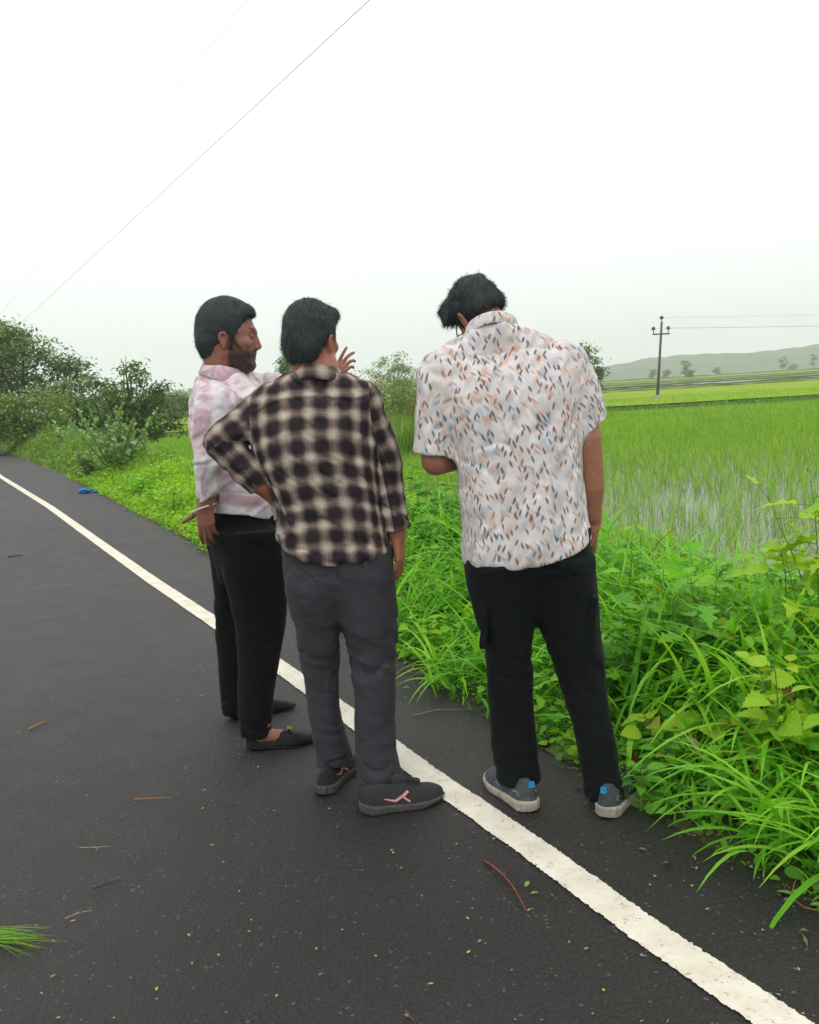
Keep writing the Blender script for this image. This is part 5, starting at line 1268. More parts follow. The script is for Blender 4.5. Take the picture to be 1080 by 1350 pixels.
# 6 single plants
def plant(name, label, cat, base, h, nst, templ, Lf, Wf, mat, group=None, spread=.25, per=9, droop=.35, lean=.35, palm=0, tip=0, seed=1, stemr=.004, dense_top=1.0, dry=0.0, parts=True):
    ns0 = nst
    r = np.random.RandomState(seed); root = tag(empty(name, base), label, cat, group); BS, BL = Buf(), Buf()
    for i in range(nst):
        az0 = r.uniform(0, 6.28); hh = h*r.uniform(.65, 1.0); ln_ = r.uniform(.05, lean)
        b = np.array(base, float)+np.array([r.normal(0, spread*.35), r.normal(0, spread*.35), -.02]); d = np.array([math.cos(az0), math.sin(az0), 0])
        t = np.linspace(0, 1, 8); pts = b+np.outer(t, [0, 0, hh])+np.outer(t**1.5*hh*ln_, d)+r.normal(0, .008, (8, 3))*t[:, None]
        v, f = tube(pts, np.linspace(stemr, stemr*.4, 8), 5); BS.add(v, f)
        k = per; tt = np.sort(r.uniform(.12, 1, k)**(1/dense_top)); pos = np.stack([np.interp(tt, t, pts[:, j]) for j in range(3)], 1)
        az = np.arange(k)*2.4+r.uniform(0, 6.28)+r.normal(0, .3, k); up_ = r.uniform(-.1, .55, k)+.5*(tt > .93)
        D = np.stack([np.cos(az), np.sin(az), up_], 1); D /= np.linalg.norm(D, axis=1)[:, None]
        pet = Lf*.35*r.uniform(.6, 1.3, k); p1_ = pos+D*pet[:, None]
        for q in range(k):
            v, f = tube([pos[q], p1_[q]], [stemr*.45, stemr*.35], 4, cap=False); BS.add(v, f)
        sz = Lf*r.uniform(.65, 1.15, k)*np.interp(tt, [0, .7, 1], [1, 1, .6])
        if palm:
            for j in range(palm):
                aj = (j-(palm-1)/2)*(2.2/palm); Dj = np.stack([np.cos(az+aj), np.sin(az+aj), up_*.5], 1)
                v, f, a = leaves(p1_, Dj, sz*(1-.12*abs(j-(palm-1)/2)), sz*Wf, templ, droop, .2, r.rand(k)*.5+.25*(tt), dry); BL.add(v, f, a)
        else:
            v, f, a = leaves(p1_, D, sz, sz*Wf, templ, droop*r.uniform(.5, 1.4, k), .22, r.rand(k)*.5+.45*tt, (r.rand(k) < .04)*.5+dry); BL.add(v, f, a)
    v, f = tube([np.array(base)-[0, 0, .06], np.array(base)+[0, 0, .004]], [spread*.7, spread*.5], 8); BS.add(v, f)
    BS.obj('stem', M_stem, root); BL.obj('leaves', mat, root); return root
def spot(px, py, z=0.0, e=None):
    """base of a plant on the verge under photograph column px at the given offset from the tarmac edge"""
    d = ray(px, 600); q = d[:2]/d[1]
    ys = np.linspace(1.2, 60, 4000); P = np.stack([q[0]*ys, ys], 1); s = P@SV; n = P@NV; k = np.argmin(np.abs(n-edge_n(s)-e)); s, n = s[k], n[k]
    return RW(s, n, ground_z(s, n))
W_ = [  # px, e, h, stems, template, leaf, width, material, palm, label
 (1080, .95, 1.0, 11, 'lobed', .19, .55, G_YEL, 0, 'tall yellow-green shrub with big drooping leaves at the right edge, highest growth there'),
 (1075, .45, .55, 7, 'toothed', .10, .85, G_YEL, 0, 'yellow-green weed with toothed leaves at the right edge, above the corner grass clump'),
 (1000, .42, .42, 6, 'toothed', .105, .85, G_YEL, 0, 'yellow-green toothed weed with bright top leaves, left of its taller twin at the edge'),
 (955, .36, .30, 4, 'toothed', .10, .8, G_YEL, 0, 'short yellow-green weed with one hanging toothed leaf near the tarmac'),
 (885, .60, .58, 7, 'lobed', .13, .75, G_HERB, 0, 'dark green lobed weed just right of the cargo trousers, before the brighter one'),
 (838, .45, .45, 6, 'lobed', .12, .8, G_HERB, 0, 'dark lobed weed growing right against the black trousers'),
 (905, .90, .66, 7, 'lobed', .13, .75, G_LUSH, 0, 'mid green lobed weed standing behind the dark ones by the paddy'),
 (830, 1.0, .64, 7, 'ovate', .11, .6, G_LUSH, 0, 'bright leafy weed at the back of the verge beside the bare forearm'),
 (970, .85, .62, 7, 'toothed', .11, .7, G_LUSH, 0, 'leafy weed with orange tinged top in the middle of the right hand growth'),
 (725, .22, .22, 6, 'ovate', .08, .7, G_LUSH, 0, 'small round-leaved weed seen between the legs of the black trousers'),
 (752, .12, .16, 6, 'ovate', .06, .7, G_MEADOW, 0, 'low pale weed at the tarmac edge beside the right runner shoe'),
 (850, .10, .18, 7, 'ovate', .07, .6, G_HERB, 0, 'low creeping weed by the red dead leaves at the tarmac edge'),
 (548, .16, .20, 5, 'ovate', .07, .85, G_MEADOW, 0, 'pale round-leaved weed at the tarmac edge beside the slate trousers'),
 (545, 1.25, .86, 6, 'lance', .15, .34, G_HERB, 5, 'dark palmate-leaved plant right of the checked sleeve'),
 (585, 1.05, .82, 7, 'lance', .15, .34, G_HERB, 5, 'dark palmate-leaved plant under the bent bare elbow'),
 (565, 1.9, .88, 6, 'lance', .16, .36, G_LUSH, 5, 'bright palmate-leaved plant behind the darker two'),
 (525, 2.3, .85, 6, 'lance', .16, .36, G_MEADOW, 5, 'yellowish palmate-leaved plant furthest back between the two standing men'),
 (606, 1.6, .92, 6, 'lance', .15, .34, G_HERB, 5, 'tallest dark palmate-leaved plant, half hidden by the printed shirt'),
]
for i, (px, e, h_, ns_, tp, lf, wf, mt, pm, lab) in enumerate(W_):
    plant('weed', lab, 'weed', spot(px, 0, e=e), h_, ns_, tp, lf, wf, mt, None, seed=200+i, palm=pm, per=9 if pm else 12, spread=.3 if h_ > .4 else .22, stemr=.004)
for i, (px, e, h_, mt, lab) in enumerate([(232, .35, .42, G_MEADOW, 'bright bushy weed at the tarmac edge left of the hanging hand'), (205, .7, .46, G_MEADOW, 'bright weed mound between the pale shrub and the pink shirt'), (243, 1.2, .50, G_MEADOW, 'bright leafy weed nearest the pink sleeve'),
        (222, 1.7, .48, G_LUSH, 'green weed mound at the back of the left verge before the paddy'), (182, .35, .40, G_LUSH, 'green weed mound at the tarmac edge right of the blue bag')]):
    plant('weed', lab, 'weed', spot(px, 0, e=e), h_, 12, 'ovate', .085, .6, mt, None, seed=260+i, per=14, spread=.45, stemr=.004)
# grass clumps with arching broad blades
def tussock(label, base, k, ln, seed, wd=.016, az0=None, spread=.07):
    r = np.random.RandomState(seed); b = np.array(base)+np.concatenate([r.normal(0, spread, (k, 2)), np.zeros((k, 1))], 1)
    az = r.uniform(0, 6.28, k) if az0 is None else az0+r.normal(0, .9, k)
    v, f, a = blades(b, az, ln*(.6+.5*r.rand(k)), r.uniform(.1, .8, k), r.uniform(.7, 1.9, k), wd*(.7+.6*r.rand(k)), 8, r.rand(k)*.7+.2); B = Buf(); B.add(v, f, a)
    return tag(B.obj('grass_tussock', G_LUSH), label, 'grass tussock')
g0 = RW(0, 0)
inward = math.atan2(-NV[1], -NV[0])
tussock('arching broad-bladed grass clump hanging over the tarmac in the lower right corner', G(1085, 1150)+[.08, .05, 0], 75, .52, 301, .017, inward+.3, .10)
tussock('arching grass clump right of the slate trousers, below the dark palmate plants', spot(560, 0, e=.55), 90, .62, 310, .015, None, .16)
tussock('broad green grass clump behind the black trousers between the legs', spot(735, 0, e=.5), 80, .6, 311, .015, None, .15)
tussock('big arching grass clump in the middle of the right growth beside the tallest one', spot(890, 0, e=.5), 90, .62, 312, .018, None, .14)
tussock('tall arching grass clump rising at the right edge behind the toothed weeds', spot(1040, 0, e=.75), 90, .85, 313, .017, None, .16)
tussock('smaller arching grass clump reaching out over the tarmac left of the corner clump', G(1010, 1085)+[.08, .06, 0], 34, .48, 302, .016, inward, .06)
tussock('broad-bladed grass clump leaning over the tarmac edge left of the printed shirt man', G(600, 905)+[.04, .06, 0], 60, .42, 303, .014, None, .12)
tussock('fine grass clump arching beside the hanging hand', G(545, 850)+[.10, .15, 0], 60, .45, 304, .012, None, .12)
tussock('tall grass clump in the middle of the right hand growth', spot(925, 0, e=.62), 70, .80, 305, .016, None, .12)
# feathery seed head
Bs = Buf(); b0 = G(975, 1075)+[.03, .05, 0.0]; tipp = at(925, 998, b0[1]-.06); v, f = tube([b0, b0*.5+tipp*.5+[0, 0, .03], tipp], [.0016, .0012, .001], 5); Bs.add(v, f)
for i in range(10):
    a = vr.uniform(-1.2, 1.2); d = np.array([-.55+.25*math.sin(a*3), .1*vr.randn(), .55+.4*math.cos(a)])*.085*vr.uniform(.7, 1.2)*np.array([1+.5*a, 1, 1]); v, f = tube([tipp, tipp+d], [.0011, .0006], 4); Bs.add(v, f)
tag(Bs.obj('seed_head', simple('pale_stalk', (.42, .46, .16), .7)), 'pale branching grass seed head leaning over the lower right weeds', 'seed head')
# calotropis: upright pale shrub
def calo(base, h, nst, seed, label):
    r = np.random.RandomState(seed); root = tag(empty('shrub', base), label, 'shrub'); BS, BL = Buf(), Buf()
    for i in range(nst):
        az0 = r.uniform(0, 6.28); hh = h*r.uniform(.45, 1.0); le = r.uniform(.1, .7); d = np.array([math.cos(az0), math.sin(az0), 0]); t = np.linspace(0, 1, 8)
        pts = np.array(base)+np.outer(t, [0, 0, hh])+np.outer(t*hh*le, d); v, f = tube(pts, np.linspace(.02, .010, 8), 6); BS.add(v, f)
        k = 20; tt = np.linspace(.25, 1, k); pos = np.stack([np.interp(tt, t, pts[:, j]) for j in range(3)], 1); az = np.arange(k)*1.62+r.uniform(0, 6.28)
        D = np.stack([np.cos(az), np.sin(az), .55+.6*tt], 1); sz = .15*np.interp(tt, [0, .8, 1], [1.1, 1, .5])*r.uniform(.8, 1.2, k)
        v, f, a = leaves(pos, D, sz, sz*.62, 'oblong', .25, .3, r.rand(k)); BL.add(v, f, a)
    BS.obj('stem', M_stem, root); BL.obj('leaves', G_CALO, root)
calo(spot(150, 0, e=.55), 1.35, 16, 401, 'upright milkweed shrub with big pale waxy leaves on the left verge')
calo(spot(178, 0, e=1.0), 1.15, 9, 402, 'second pale waxy shrub, right behind the biggest one')
calo(spot(88, 0, e=.9), 1.0, 8, 403, 'smaller pale waxy shrub to the left of the big one')
calo(spot(118, 0, e=.25), .55, 6, 404, 'low broad-leaved pale shrub at the foot of the big one by the tarmac')

# 7 trees
def tree(label, base, h, blobs, leaf, count, mat, group=None, tr=.10, seed=1, cl=.35, limbs=7, flat=.5, cat='tree', name='tree'):
    """blobs: (dx, dy, z, rx, ry, rz) crown masses relative to the base"""
    r = np.random.RandomState(seed); base = np.array(base, float); root = tag(empty(name, base), label, cat, group)
    B = Buf(); bl = np.array(blobs, float)
    zc = bl[:, 2].min(); trunk_top = base+np.array([bl[:, 0].mean()*.4, bl[:, 1].mean()*.4, zc*.8]); t = np.linspace(0, 1, 7)
    pts = base+np.outer(t, trunk_top-base)+np.stack([np.sin(t*3+seed)*tr*.8, np.cos(t*2.3)*tr*.6, 0*t], 1); v, f = tube(pts, np.linspace(tr, tr*.65, 7), 8); B.add(v, f)
    for b in bl:
        for j in range(max(1, limbs//len(bl)+1)):
            u = r.normal(0, 1, 3); u /= np.linalg.norm(u); tip = base+b[:3]+u*b[3:]*.75; m_ = (pts[-1]+tip)/2+r.normal(0, .12*h/4, 3)
            t5 = np.linspace(0, 1, 7)[:, None]; q = (1-t5)**2*pts[-1-r.randint(0, 2)]+2*t5*(1-t5)*m_+t5**2*tip; v, f = tube(q, np.linspace(tr*.5, tr*.08, 7), 5); B.add(v, f)
    B.obj('trunk', M_bark, root)
    vol = bl[:, 3]*bl[:, 4]*bl[:, 5]; pr = vol**.8/np.sum(vol**.8); nc = max(12, count//45); w_ = r.choice(len(bl), nc, p=pr)
    u = r.normal(0, 1, (nc, 3)); u /= np.linalg.norm(u, axis=1)[:, None]; u *= (r.rand(nc)**.38)[:, None]
    cc = base+bl[w_, :3]+u*bl[w_, 3:]; ks = r.randint(25, 65, nc); ci = np.repeat(np.arange(nc), ks); k = len(ci)
    P = cc[ci]+r.normal(0, cl, (k, 3))*np.array([1, 1, flat]); az = r.uniform(0, 6.28, k); D = np.stack([np.cos(az), np.sin(az), r.uniform(-.7, .45, k)], 1)
    P = P[P[:, 2] > base[2]+.1] if False else P
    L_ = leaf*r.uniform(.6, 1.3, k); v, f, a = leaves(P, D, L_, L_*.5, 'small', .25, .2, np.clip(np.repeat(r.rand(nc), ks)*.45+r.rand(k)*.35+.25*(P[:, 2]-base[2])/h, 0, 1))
    B = Buf(); B.add(v, f, a); B.obj('crown', mat, root); return root
def gb(px, Y, z=PADDY): p = at(px, 500, Y); return (p[0], Y, z)
tree('broad dark roadside tree at the left edge, biggest of the left group', gb(30, 38, -.1), 5.3, [(0, 0, 3.6, 2.2, 2, 1.3), (-1.8, 0, 3.9, 1.8, 1.8, 1.2), (1.7, 0, 2.6, 1.4, 1.4, 1.1), (-.4, 0, 4.6, 1.2, 1.2, .6), (0, -.6, 1.7, 2.6, 1.6, 1.0), (-2.6, 0, 2, 1.6, 1.5, 1.2)], .20, 15000, G_TREE, seed=501, tr=.16, cl=.26)
tree('tall pale-topped tree standing behind the left edge', gb(-30, 50, -.1), 7.0, [(0, 0, 5.0, 2.6, 2, 1.7), (2.2, 0, 4.2, 1.7, 1.6, 1.2), (-2, 0, 4, 2, 2, 1.6), (0, 0, 2.6, 3, 2, 1.3)], .24, 9000, G_TREE2, seed=502, tr=.2, cl=.32)
tree('dark spreading tree with an open upper branch left of the pink shirt', gb(168, 27), 3.8, [(-.1, 0, 1.9, 1.35, 1.2, .6), (.1, 0, 1.35, 1.5, 1.2, .6), (.15, 0, 2.95, .42, .5, .40), (.70, 0, 2.55, .55, .4, .22), (-.85, 0, 2.8, .42, .4, .18), (.05, 0, 3.3, .28, .3, .2), (-.4, 0, 2.5, .4, .4, .2)], .15, 6000, G_TREE, seed=503, tr=.10, cl=.15, limbs=16, flat=.55)
tree('dense low tree filling the gap between the two dark trees', gb(108, 33, -.3), 3.2, [(0, 0, 1.9, 1.4, 1.2, .9), (.8, 0, 1.3, 1.3, 1.2, .8), (-.9, 0, 1.3, 1.3, 1.2, .9)], .19, 6500, G_TREE, seed=504, tr=.1, cl=.24)
tree('low olive tree right of the dark spreading tree, close to the pink shirt', gb(222, 62), 3.6, [(0, 0, 2.1, 1.7, 1.3, .8), (1.4, 0, 1.7, 1.6, 1.2, .7), (-1.4, 0, 1.9, 1.6, 1.2, .8)], .20, 5500, G_TREE2, seed=505, tr=.1, cl=.26)
tree('leafy olive bush in front of the big left tree', gb(45, 29.5, -.05), 2.4, [(0, 0, 1.3, 1.1, 1, .8), (-1.2, 0, 1.1, 1.0, 1, .8)], .15, 4500, G_TREE2, seed=506, tr=.06, cl=.22, cat='bush', name='bush')
hz_ = [(262, 95, 3.6, 2.6), (300, 100, 3.3, 3.0), (340, 105, 3.8, 3), (395, 98, 3.1, 3), (230, 110, 3.5, 3.4)]
for i, (px, Y, h_, rd) in enumerate(hz_):
    tree('distant hazy low tree %s' % ['hidden behind the back of the pink shirt', 'hidden behind the bearded head and chest', 'behind the pointing pink sleeve', 'hidden behind the checked shirt collar', 'left of the pink shirt, above the bright paddy'][i], gb(px, Y), h_, [(0, 0, h_*.6, rd, 1.5, h_*.35), (rd*.6, 0, h_*.45, rd*.7, 1.2, h_*.3)], .42, 1500, G_TREE2, seed=520+i, tr=.15, cl=.4, limbs=4)
tree('narrow dark tree rising between the two left heads', gb(378, 70), 6.3, [(0, 0, 3.4, .75, .7, 1.6), (0.1, 0, 4.9, .55, .5, .9), (-1.5, 0, 3.2, .8, .7, .5), (-.4, 0, 2, 1.2, .8, .8)], .28, 3200, G_TREE, seed=511, tr=.12, cl=.26, limbs=8)
tree('airy pale tree seen between the checked and the printed shirt', gb(517, 80), 6.0, [(0, 0, 4.3, 1.7, 1.3, 1.2), (-1.2, 0, 3.6, 1.2, 1, .7), (1.2, 0, 3.7, 1.1, 1, .6), (.3, 0, 2.5, 1.7, 1, .7)], .22, 2600, G_TREE2, seed=512, tr=.12, cl=.30, limbs=10)
tree('round tree peeking out right of the printed shirt shoulder', gb(768, 60), 4.6, [(0, 0, 3.1, 1.2, 1.1, 1.1), (.7, 0, 2.6, .85, .8, .7), (-.8, 0, 2.6, 1, .8, .8), (.2, 0, 1.6, 1.1, .8, .6)], .26, 4200, G_TREE, seed=513, tr=.12, cl=.24)
for i, (px, Y, h_, rd, lab) in enumerate([(500, 31, 2.75, 1.0, 'tall feathery olive bush right behind the checked shoulder'), (528, 36, 2.6, .9, 'greyish bush in the middle of the hedge between the shirts'),
        (548, 44, 3.1, 1.0, 'dark bush of the hedge touching the printed sleeve'), (478, 40, 2.9, 1.1, 'pale brownish bush mostly hidden by the checked shoulder'), (575, 40, 2.7, 1.0, 'hedge bush hidden behind the printed shirt')]):
    tree(lab, gb(px, Y), h_, [(0, 0, h_*.68, rd, .8, h_*.26), (.3, 0, h_*.35, rd*1.1, .9, h_*.32)], .13, 2800, (G_TREE2, G_DRYG)[i == 3], seed=540+i, tr=.05, cl=.20, limbs=9, flat=1.1, cat='bush', name='bush')
# pale tall grass in front of the hedge
k = 2600; P = np.stack([vr.uniform(-1.6, 2.0, k)+.0, vr.uniform(25, 29, k), np.full(k, PADDY)], 1); B = Buf()
v, f, a = blades(P, vr.uniform(0, 6.28, k), vr.uniform(.7, 1.5, k), vr.uniform(0, .25, k), vr.uniform(.1, .9, k), np.full(k, .02), 3); B.add(v, f, a)
tag(B.obj('tall_grass', G_SCRUB), 'tall green grass growing in front of the hedge between the shirts', 'grass', kind='stuff')
k = 700; P = np.stack([vr.uniform(.2, 1.6, k), vr.uniform(30, 32, k), np.full(k, PADDY)], 1); B = Buf()
v, f, a = blades(P, vr.uniform(0, 6.28, k), vr.uniform(1.3, 2.2, k), vr.uniform(0, .2, k), vr.uniform(.1, .7, k), np.full(k, .02), 3); B.add(v, f, a)
tag(B.obj('reed_patch', G_DRYG), 'yellowed reeds beside the printed sleeve', 'reeds', kind='stuff')
far_ = [(905, 250, 5.6, 1.6, 'lone double-crowned tree far out in the fields right of the power pole'), (912, 235, 2.6, 1.3, 'small dark bush below the double-crowned tree'), (862, 290, 3.8, 1.6, 'faint far tree just left of the power pole'),
        (879, 300, 3.2, 1.6, 'faint low bush just right of the power pole'), (1032, 330, 6.0, 2.6, 'faint far tree before the hills near the right edge'), (1073, 340, 6.5, 1.4, 'thin faint tree at the very right edge'), (947, 330, 3.4, 2.0, 'faint small tree between the lone tree and the right edge'), (1046, 350, 3.0, 3.0, 'low faint thicket near the right edge')]
for i, (px, Y, h_, rd, lab) in enumerate(far_):
    tree(lab, gb(px, Y, -.6), h_, [(0, 0, h_*.70, rd*.75, 1, h_*.30), (-.5, 0, h_*.42, rd*.7, 1, h_*.26)], .42, 900, G_TREE, seed=560+i, tr=.13, cl=.32, limbs=5)
print('trees', time.time()-T0)

# ------------------------------------------------------------------ power pole, wires, shed
M_pole = simple('weathered_steel', (.09, .085, .08), .7, metal=.2, var=.2); M_ins = simple('brown_porcelain', (.06, .03, .025), .35)
M_wire = simple('aluminium_wire', (.42, .42, .42), .6)
pb = G(866, 528, PADDY+.3); hp = (at(874, 424, pb[1])[2]-pb[2])
pr_ = tag(empty('power_pole', pb), 'thin dark power pole with three insulators standing in the bright rice field', 'power pole')
ln_ = np.array([.085*hp, 0, 0]); v, f = tube([pb-[0, 0, .4], pb+ln_+[0, 0, hp]], [.10, .065], 10); mesh_obj('pole', v, f, M_pole, pr_)
v, f = tube([pb-[0, 0, .3], pb+[0, 0, .35]], [.24, .20], 10); mesh_obj('footing', v, f, simple('concrete', (.3, .29, .27), .9), pr_)
zc_ = hp-.75; ca = np.array([.93, .36, 0]); arm = pb+ln_*(zc_/hp)+[0, 0, zc_]
v, f = tube([arm-ca*.62, arm, arm+ca*.62], .05, 6); mesh_obj('cross_arm', v, f, M_pole, pr_)
tips = [arm-ca*.56+[0, 0, .36], arm+ca*.56+[0, 0, .36], pb+ln_+[0, 0, hp+.26]]
for q in tips:
    v, f = tube([q-[0, 0, .38], q-[0, 0, .11], q-[0, 0, .10], q, q+[0, 0, .10]], [.025, .025, .10, .13, .06], 10); mesh_obj('insulator', v, f, M_ins, pr_)
wd_ = np.array([1, -.10, 0]); 
for i, q in enumerate(tips):
    t = np.linspace(0, 1, 50); e_ = q+wd_*95+np.array([0, 0, .9]); pts = q[None]*(1-t)[:, None]+e_[None]*t[:, None]; pts[:, 2] -= 1.6*4*t*(1-t)
    v, f = tube(pts, .007, 5); tag(mesh_obj('power_line', v, f, M_wire), ['faint wire from the left insulator of the far pole', 'faint wire from the right insulator of the far pole', 'faint wire from the top insulator of the far pole'][i], 'wire')
def wire_over(px, py, z, rad, label, sag=.5):
    p = EYE+ray(px, py)*((z-CAM_H)/ray(px, py)[2]); s0, n0 = SN(p); s_ = np.linspace(-30, 230, 240); zz = z+sag*(((s_-s0-25)/45)**2*.3-.0)*0
    v, f = tube(RW(s_, n0, zz), rad, 6); print('wire n', n0, 's', s0); tag(mesh_obj('overhead_wire', v, f, M_wire), label, 'wire')
wire_over(487, 0, 7.2, .0065, 'overhead wire crossing the sky from the top centre down to the left trees')
wire_over(325, 0, 7.2, .0032, 'faint thin overhead wire further left in the sky')
sb_ = gb(232, 112); Ms = simple('teal_sheet', (.02, .22, .22), .6, var=.15)
V = np.array([(x, y, z) for x in (-.9, .9) for y in (-.8, .8) for z in (0, 1.35)])+sb_; Fq = np.array([(0, 1, 3, 2), (4, 6, 7, 5), (0, 4, 5, 1), (2, 3, 7, 6), (0, 2, 6, 4)])
sr = tag(empty('shed', sb_), 'small teal shed at the foot of the far trees left of the pink shirt', 'shed'); mesh_obj('wall', V, Fq, Ms, sr, smooth=False)
V = np.array([(-1.05, -1, 1.36), (1.05, -1, 1.36), (1.05, 1, 1.36), (-1.05, 1, 1.36), (-1.05, 0, 1.75), (1.05, 0, 1.75)])+sb_
me_ = mesh_obj('roof', V, [np.array([(0, 1, 5, 4), (2, 3, 4, 5), (0, 3, 2, 1)]), np.array([(0, 4, 3), (1, 2, 5)])], simple('tin_roof', (.35, .36, .36), .5), sr, smooth=False)

# ------------------------------------------------------------------ litter on the road
M_ylw = simple('fallen_leaf_yellow', (.42, .36, .06), .7, var=.4, scale=60); M_grn = simple('fallen_leaf_green', (.16, .30, .05), .6, var=.3, scale=60)
M_straw = simple('straw', (.36, .30, .16), .8, var=.3, scale=60); M_twr = simple('red_twig', (.16, .05, .03), .8, var=.3); M_dkst = simple('dark_stick', (.03, .025, .02), .9)
def fleaf(px, py, L, W, mat, az, label, group=None, name='fallen_leaf'):
    p = G(px, py)+[0, 0, .006]; v, f, a = leaves(np.array([p]), np.array([[math.cos(az), math.sin(az), .12]]), L, W, 'ovate', .1, .35, up=np.array([[.1, .1, 1.]])); B = Buf(); B.add(v, f, a)
    return tag(B.obj(name, mat), label, 'leaf', group)
YL = [(330, 1215), (330, 1232), (248, 1234), (288, 1263), (254, 1271), (206, 1309), (366, 1314), (67, 1292), (268, 1067), (282, 1115), (130, 1122), (100, 1216), (518, 1128), (530, 1146), (515, 1124), (616, 1260), (771, 1255), (796, 1310), (915, 1170), (696, 1204), (930, 1202), (1054, 1283), (148, 1345), (80, 1345), (418, 1252), (170, 1293), (495, 1262), (600, 1076), (770, 1117), (618, 1215), (572, 1300)]
for i, (x, y) in enumerate(YL):
    fleaf(x, y, vr.uniform(.008, .016), .006, (M_ylw, M_grn, M_ylw)[i % 3], vr.uniform(0, 6.28), 'tiny yellowish leaf scrap lying loose on the dark asphalt', 'leaf scraps scattered on the asphalt')
fleaf(855, 1064, .035, .022, M_ylw, .6, 'single yellow fallen leaf at the verge edge right of the runner shoes')
fleaf(700, 1181, .022, .012, M_grn, .1, 'small green leaf beside the red twig on the asphalt')
fleaf(693, 1172, .03, .012, M_grn, 1.1, 'slim green leaf touching the lower end of the red twig')
fleaf(598, 921, .024, .014, M_ylw, .4, 'pale leaf on the tarmac left of the black trouser leg')
for i, (x, y, c) in enumerate([(828, 1000, 'upper'), (843, 1012, 'lower'), (865, 1040, 'lowest')]):
    p = G(x, y+25)+[0.04, .05, .05]; v, f, a = leaves(np.array([p]), np.array([[.4*(i-1), -.5, .2]]), .04, .035, 'ovate', .2, .4); B = Buf(); B.add(v, f, a)
    tag(B.obj('dead_leaf', simple('red_dead_leaf', (.42, .07, .02), .7, var=.3)), 'curled red-brown dead leaf in the verge weeds, %s of the three by the right runner' % c, 'leaf')
def twig(pxs, rad, mat, label, name='twig', z=.006, side=None):
    pts = np.array([G(*p) for p in pxs])+[0, 0, z]; pts[1:-1, 2] += rad; B = Buf(); v, f = tube(pts, np.linspace(rad, rad*.5, len(pts)), 6); B.add(v, f)
    for sd in (side or []):
        q = np.array([G(*p) for p in sd])+[0, 0, z]; v, f = tube(q, np.linspace(rad*.6, rad*.3, len(q)), 5); B.add(v, f)
    return tag(B.obj(name, mat), label, 'twig')
twig([(638, 1137), (650, 1146), (664, 1158), (676, 1172), (685, 1188), (694, 1204)], .0038, M_twr, 'red-brown forked twig lying left of the white line', side=[[(650, 1146), (644, 1138), (652, 1141)], [(664, 1158), (668, 1150)]])
twig([(177, 1056), (200, 1055), (227, 1054)], .002, simple('orange_stalk', (.35, .15, .05), .8), 'thin orange stalk lying flat on the left asphalt')
twig([(105, 1120), (128, 1120), (145, 1118)], .0015, M_straw, 'short straw below the orange stalk')
twig([(124, 1174), (142, 1169), (160, 1163)], .0022, M_dkst, 'dark thin stick on the asphalt above the grass tuft')
twig([(38, 963), (50, 958), (62, 952)], .004, simple('orange_leaf_stalk', (.42, .22, .05), .8), 'curled orange leaf stalk on the far left asphalt')
twig([(86, 1214), (102, 1207), (121, 1203)], .0014, M_straw, 'bent straw just above the grass tuft on the road')
twig([(10, 735), (22, 734), (30, 733)], .006, M_dkst, 'dark scrap of bark at the far left of the asphalt')
twig([(545, 945), (575, 938), (622, 937)], .0016, M_straw, 'long pale straw on the tarmac between the men')
twig([(866, 1070), (882, 1072), (897, 1074), (905, 1070)], .0022, M_straw, 'pale dry stalk at the verge edge below the weeds')
twig([(535, 1336), (541, 1344), (548, 1352)], .002, M_twr, 'tiny reddish stalk at the bottom edge of the picture')
# creeping stem with a few leaves, lower right
twig([(1062, 1150), (1048, 1170), (1043, 1190), (1060, 1203), (1092, 1210)], .0022, simple('reddish_runner', (.28, .14, .05), .8), 'reddish creeping runner looping over the tarmac at the lower right edge', 'runner', .012)
for i, (x, y, a_) in enumerate([(1046, 1183, 2.6), (1072, 1172, .4), (1068, 1196, -.3), (1078, 1178, 1.4)]):
    fleaf(x, y, .04, .02, M_grn, a_, ['green leaf at the far left loop of the creeping runner', 'green leaf above the creeping runner stem near the picture edge', 'lowest green leaf inside the loop of the creeping runner', 'green leaf of the creeping runner closest to the picture edge'][i], 'leaves on the creeping runner', 'runner_leaf')
# tuft of pulled grass, lower left
k = 46; b = np.array([G(-22, 1238+vr.uniform(-9, 9)) for _ in range(k)])+[0, 0, .012]; az = -.30+vr.normal(0, .16, k)
v, f, a = blades(b, az, vr.uniform(.10, .235, k), np.full(k, 1.45)+vr.normal(0, .07, k), vr.uniform(-.05, .30, k), np.full(k, .0021), 6, vr.rand(k)*.8, (vr.rand(k) < .45)*.6); v[:, 2] = np.maximum(v[:, 2], .004)
B = Buf(); B.add(v, f, a); tag(B.obj('grass_tuft', G_LUSH), 'pulled tuft of green and straw grass lying on the asphalt at the lower left edge', 'grass tuft')
# blue plastic bag
Bb = Body(); c = G(112, 650)+[0, 0, .035]; Bb.add(ell(c, (.09, .07, .04), None, 0), ell(c+[.12, .03, -.015], (.08, .05, .022), None, .04)); Bb.disp = lambda P: -.014*(1-2*np.abs(vnoise(P*np.array([18, 18, 30]), 5)))-.006*vnoise(P*60, 6)
V, F = Bb.mesh(.008); tag(mesh_obj('plastic_bag', V, F, simple('blue_plastic', (.01, .13, .33), .4, var=.2)), 'crumpled bright blue plastic bag at the verge below the pale shrub', 'bag')
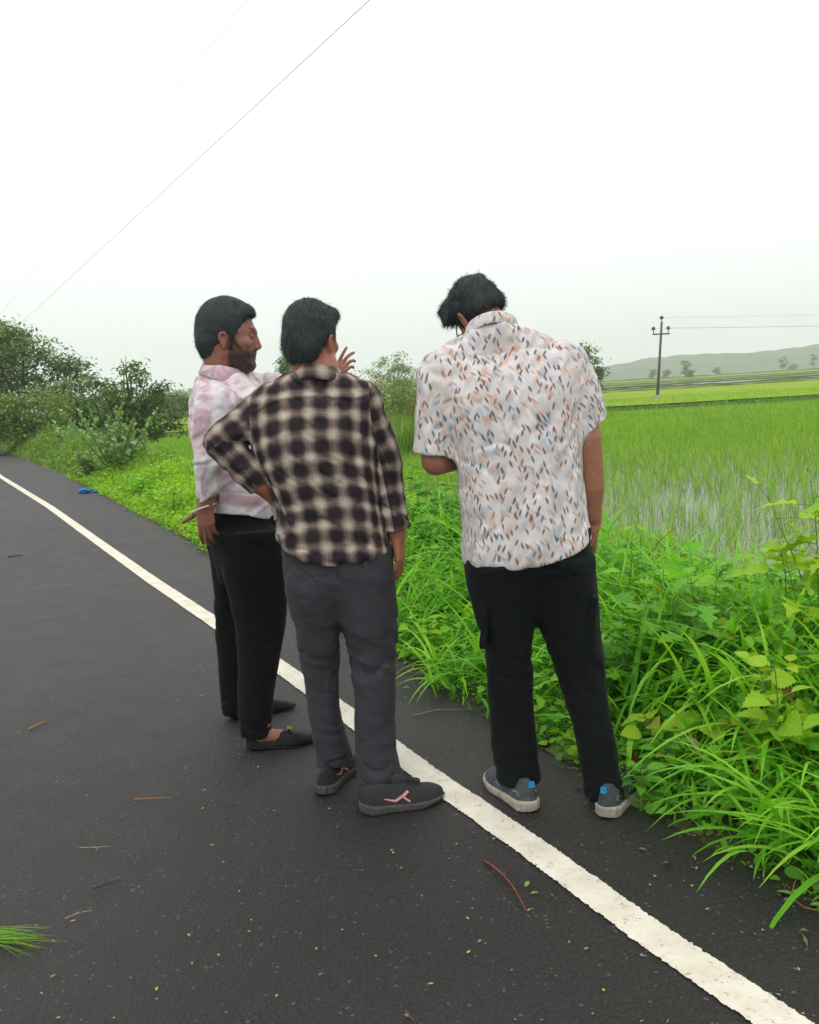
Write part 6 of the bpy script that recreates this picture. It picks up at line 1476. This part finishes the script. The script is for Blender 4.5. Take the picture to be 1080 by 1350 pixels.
# grit and crumbs: stuff
k = 2600; s = vr.uniform(-1, 14, k); n = vr.uniform(-3.6, 1.0, k); n = np.where(vr.rand(k) < .4, vr.uniform(1.0, 2.2, k), n); s = np.where(vr.rand(k) < .5, vr.uniform(.8, 5, k), s); n = np.minimum(n, edge_n(s)-.01)
P = RW(s, n, .004); D = np.stack([np.cos(s*99), np.sin(s*99), vr.uniform(-.2, .5, k)], 1); L_ = .003+.010*vr.rand(k)**2; B = Buf(); v, f, a = leaves(P, D, L_, L_*vr.uniform(.3, .9, k), 'small', .1, .5); B.add(v, f, a)
tag(B.obj('road_grit', simple('pale_grit', (.26, .235, .19), .9, var=.5, scale=3)), 'pale chaff and grit strewn over the asphalt', 'grit', kind='stuff')
k = 500; s = vr.uniform(-1, 12, k); e = -np.abs(vr.normal(0, .09, k)); n = edge_n(s)+e+.03; P = RW(s, n, .006); D = np.stack([np.cos(s*77), np.sin(s*77), vr.uniform(-.1, .4, k)], 1); L_ = vr.uniform(.01, .04, k)
B = Buf(); v, f, a = leaves(P, D, L_, L_*vr.uniform(.15, .6, k), 'small', .1, .5); B.add(v, f, a)
tag(B.obj('leaf_litter', simple('brown_litter', (.16, .12, .05), .9, var=.6, scale=8)), 'dry brown leaf litter along the tarmac edge', 'leaf litter', kind='stuff')
print('veg', time.time()-T0)

# ------------------------------------------------------------------ haze
hm = bpy.data.materials.new('haze'); hm.use_nodes = True; hn = hm.node_tree.nodes; hn.remove(hn['Principled BSDF'])
pv = hn.new('ShaderNodeVolumePrincipled'); pv.inputs['Color'].default_value = (.97, .99, .99, 1); pv.inputs['Density'].default_value = .0010
pv.inputs['Anisotropy'].default_value = .2
hm.node_tree.links.new(pv.outputs[0], hn['Material Output'].inputs['Volume'])
bx0, bx1 = np.array([-700, -200, -3.0]), np.array([1200, 1250, 62.0])
Vb = np.array([[(bx0, bx1)[i][0], (bx0, bx1)[j][1], (bx0, bx1)[k][2]] for i in (0, 1) for j in (0, 1) for k in (0, 1)])
Fb = np.array([(0, 1, 3, 2), (4, 6, 7, 5), (0, 4, 5, 1), (2, 3, 7, 6), (0, 2, 6, 4), (1, 5, 7, 3)])
tag(mesh_obj('haze', Vb, Fb, hm, smooth=False), 'pale monsoon haze hanging over the fields', 'haze', kind='stuff')
print('done', time.time()-T0)
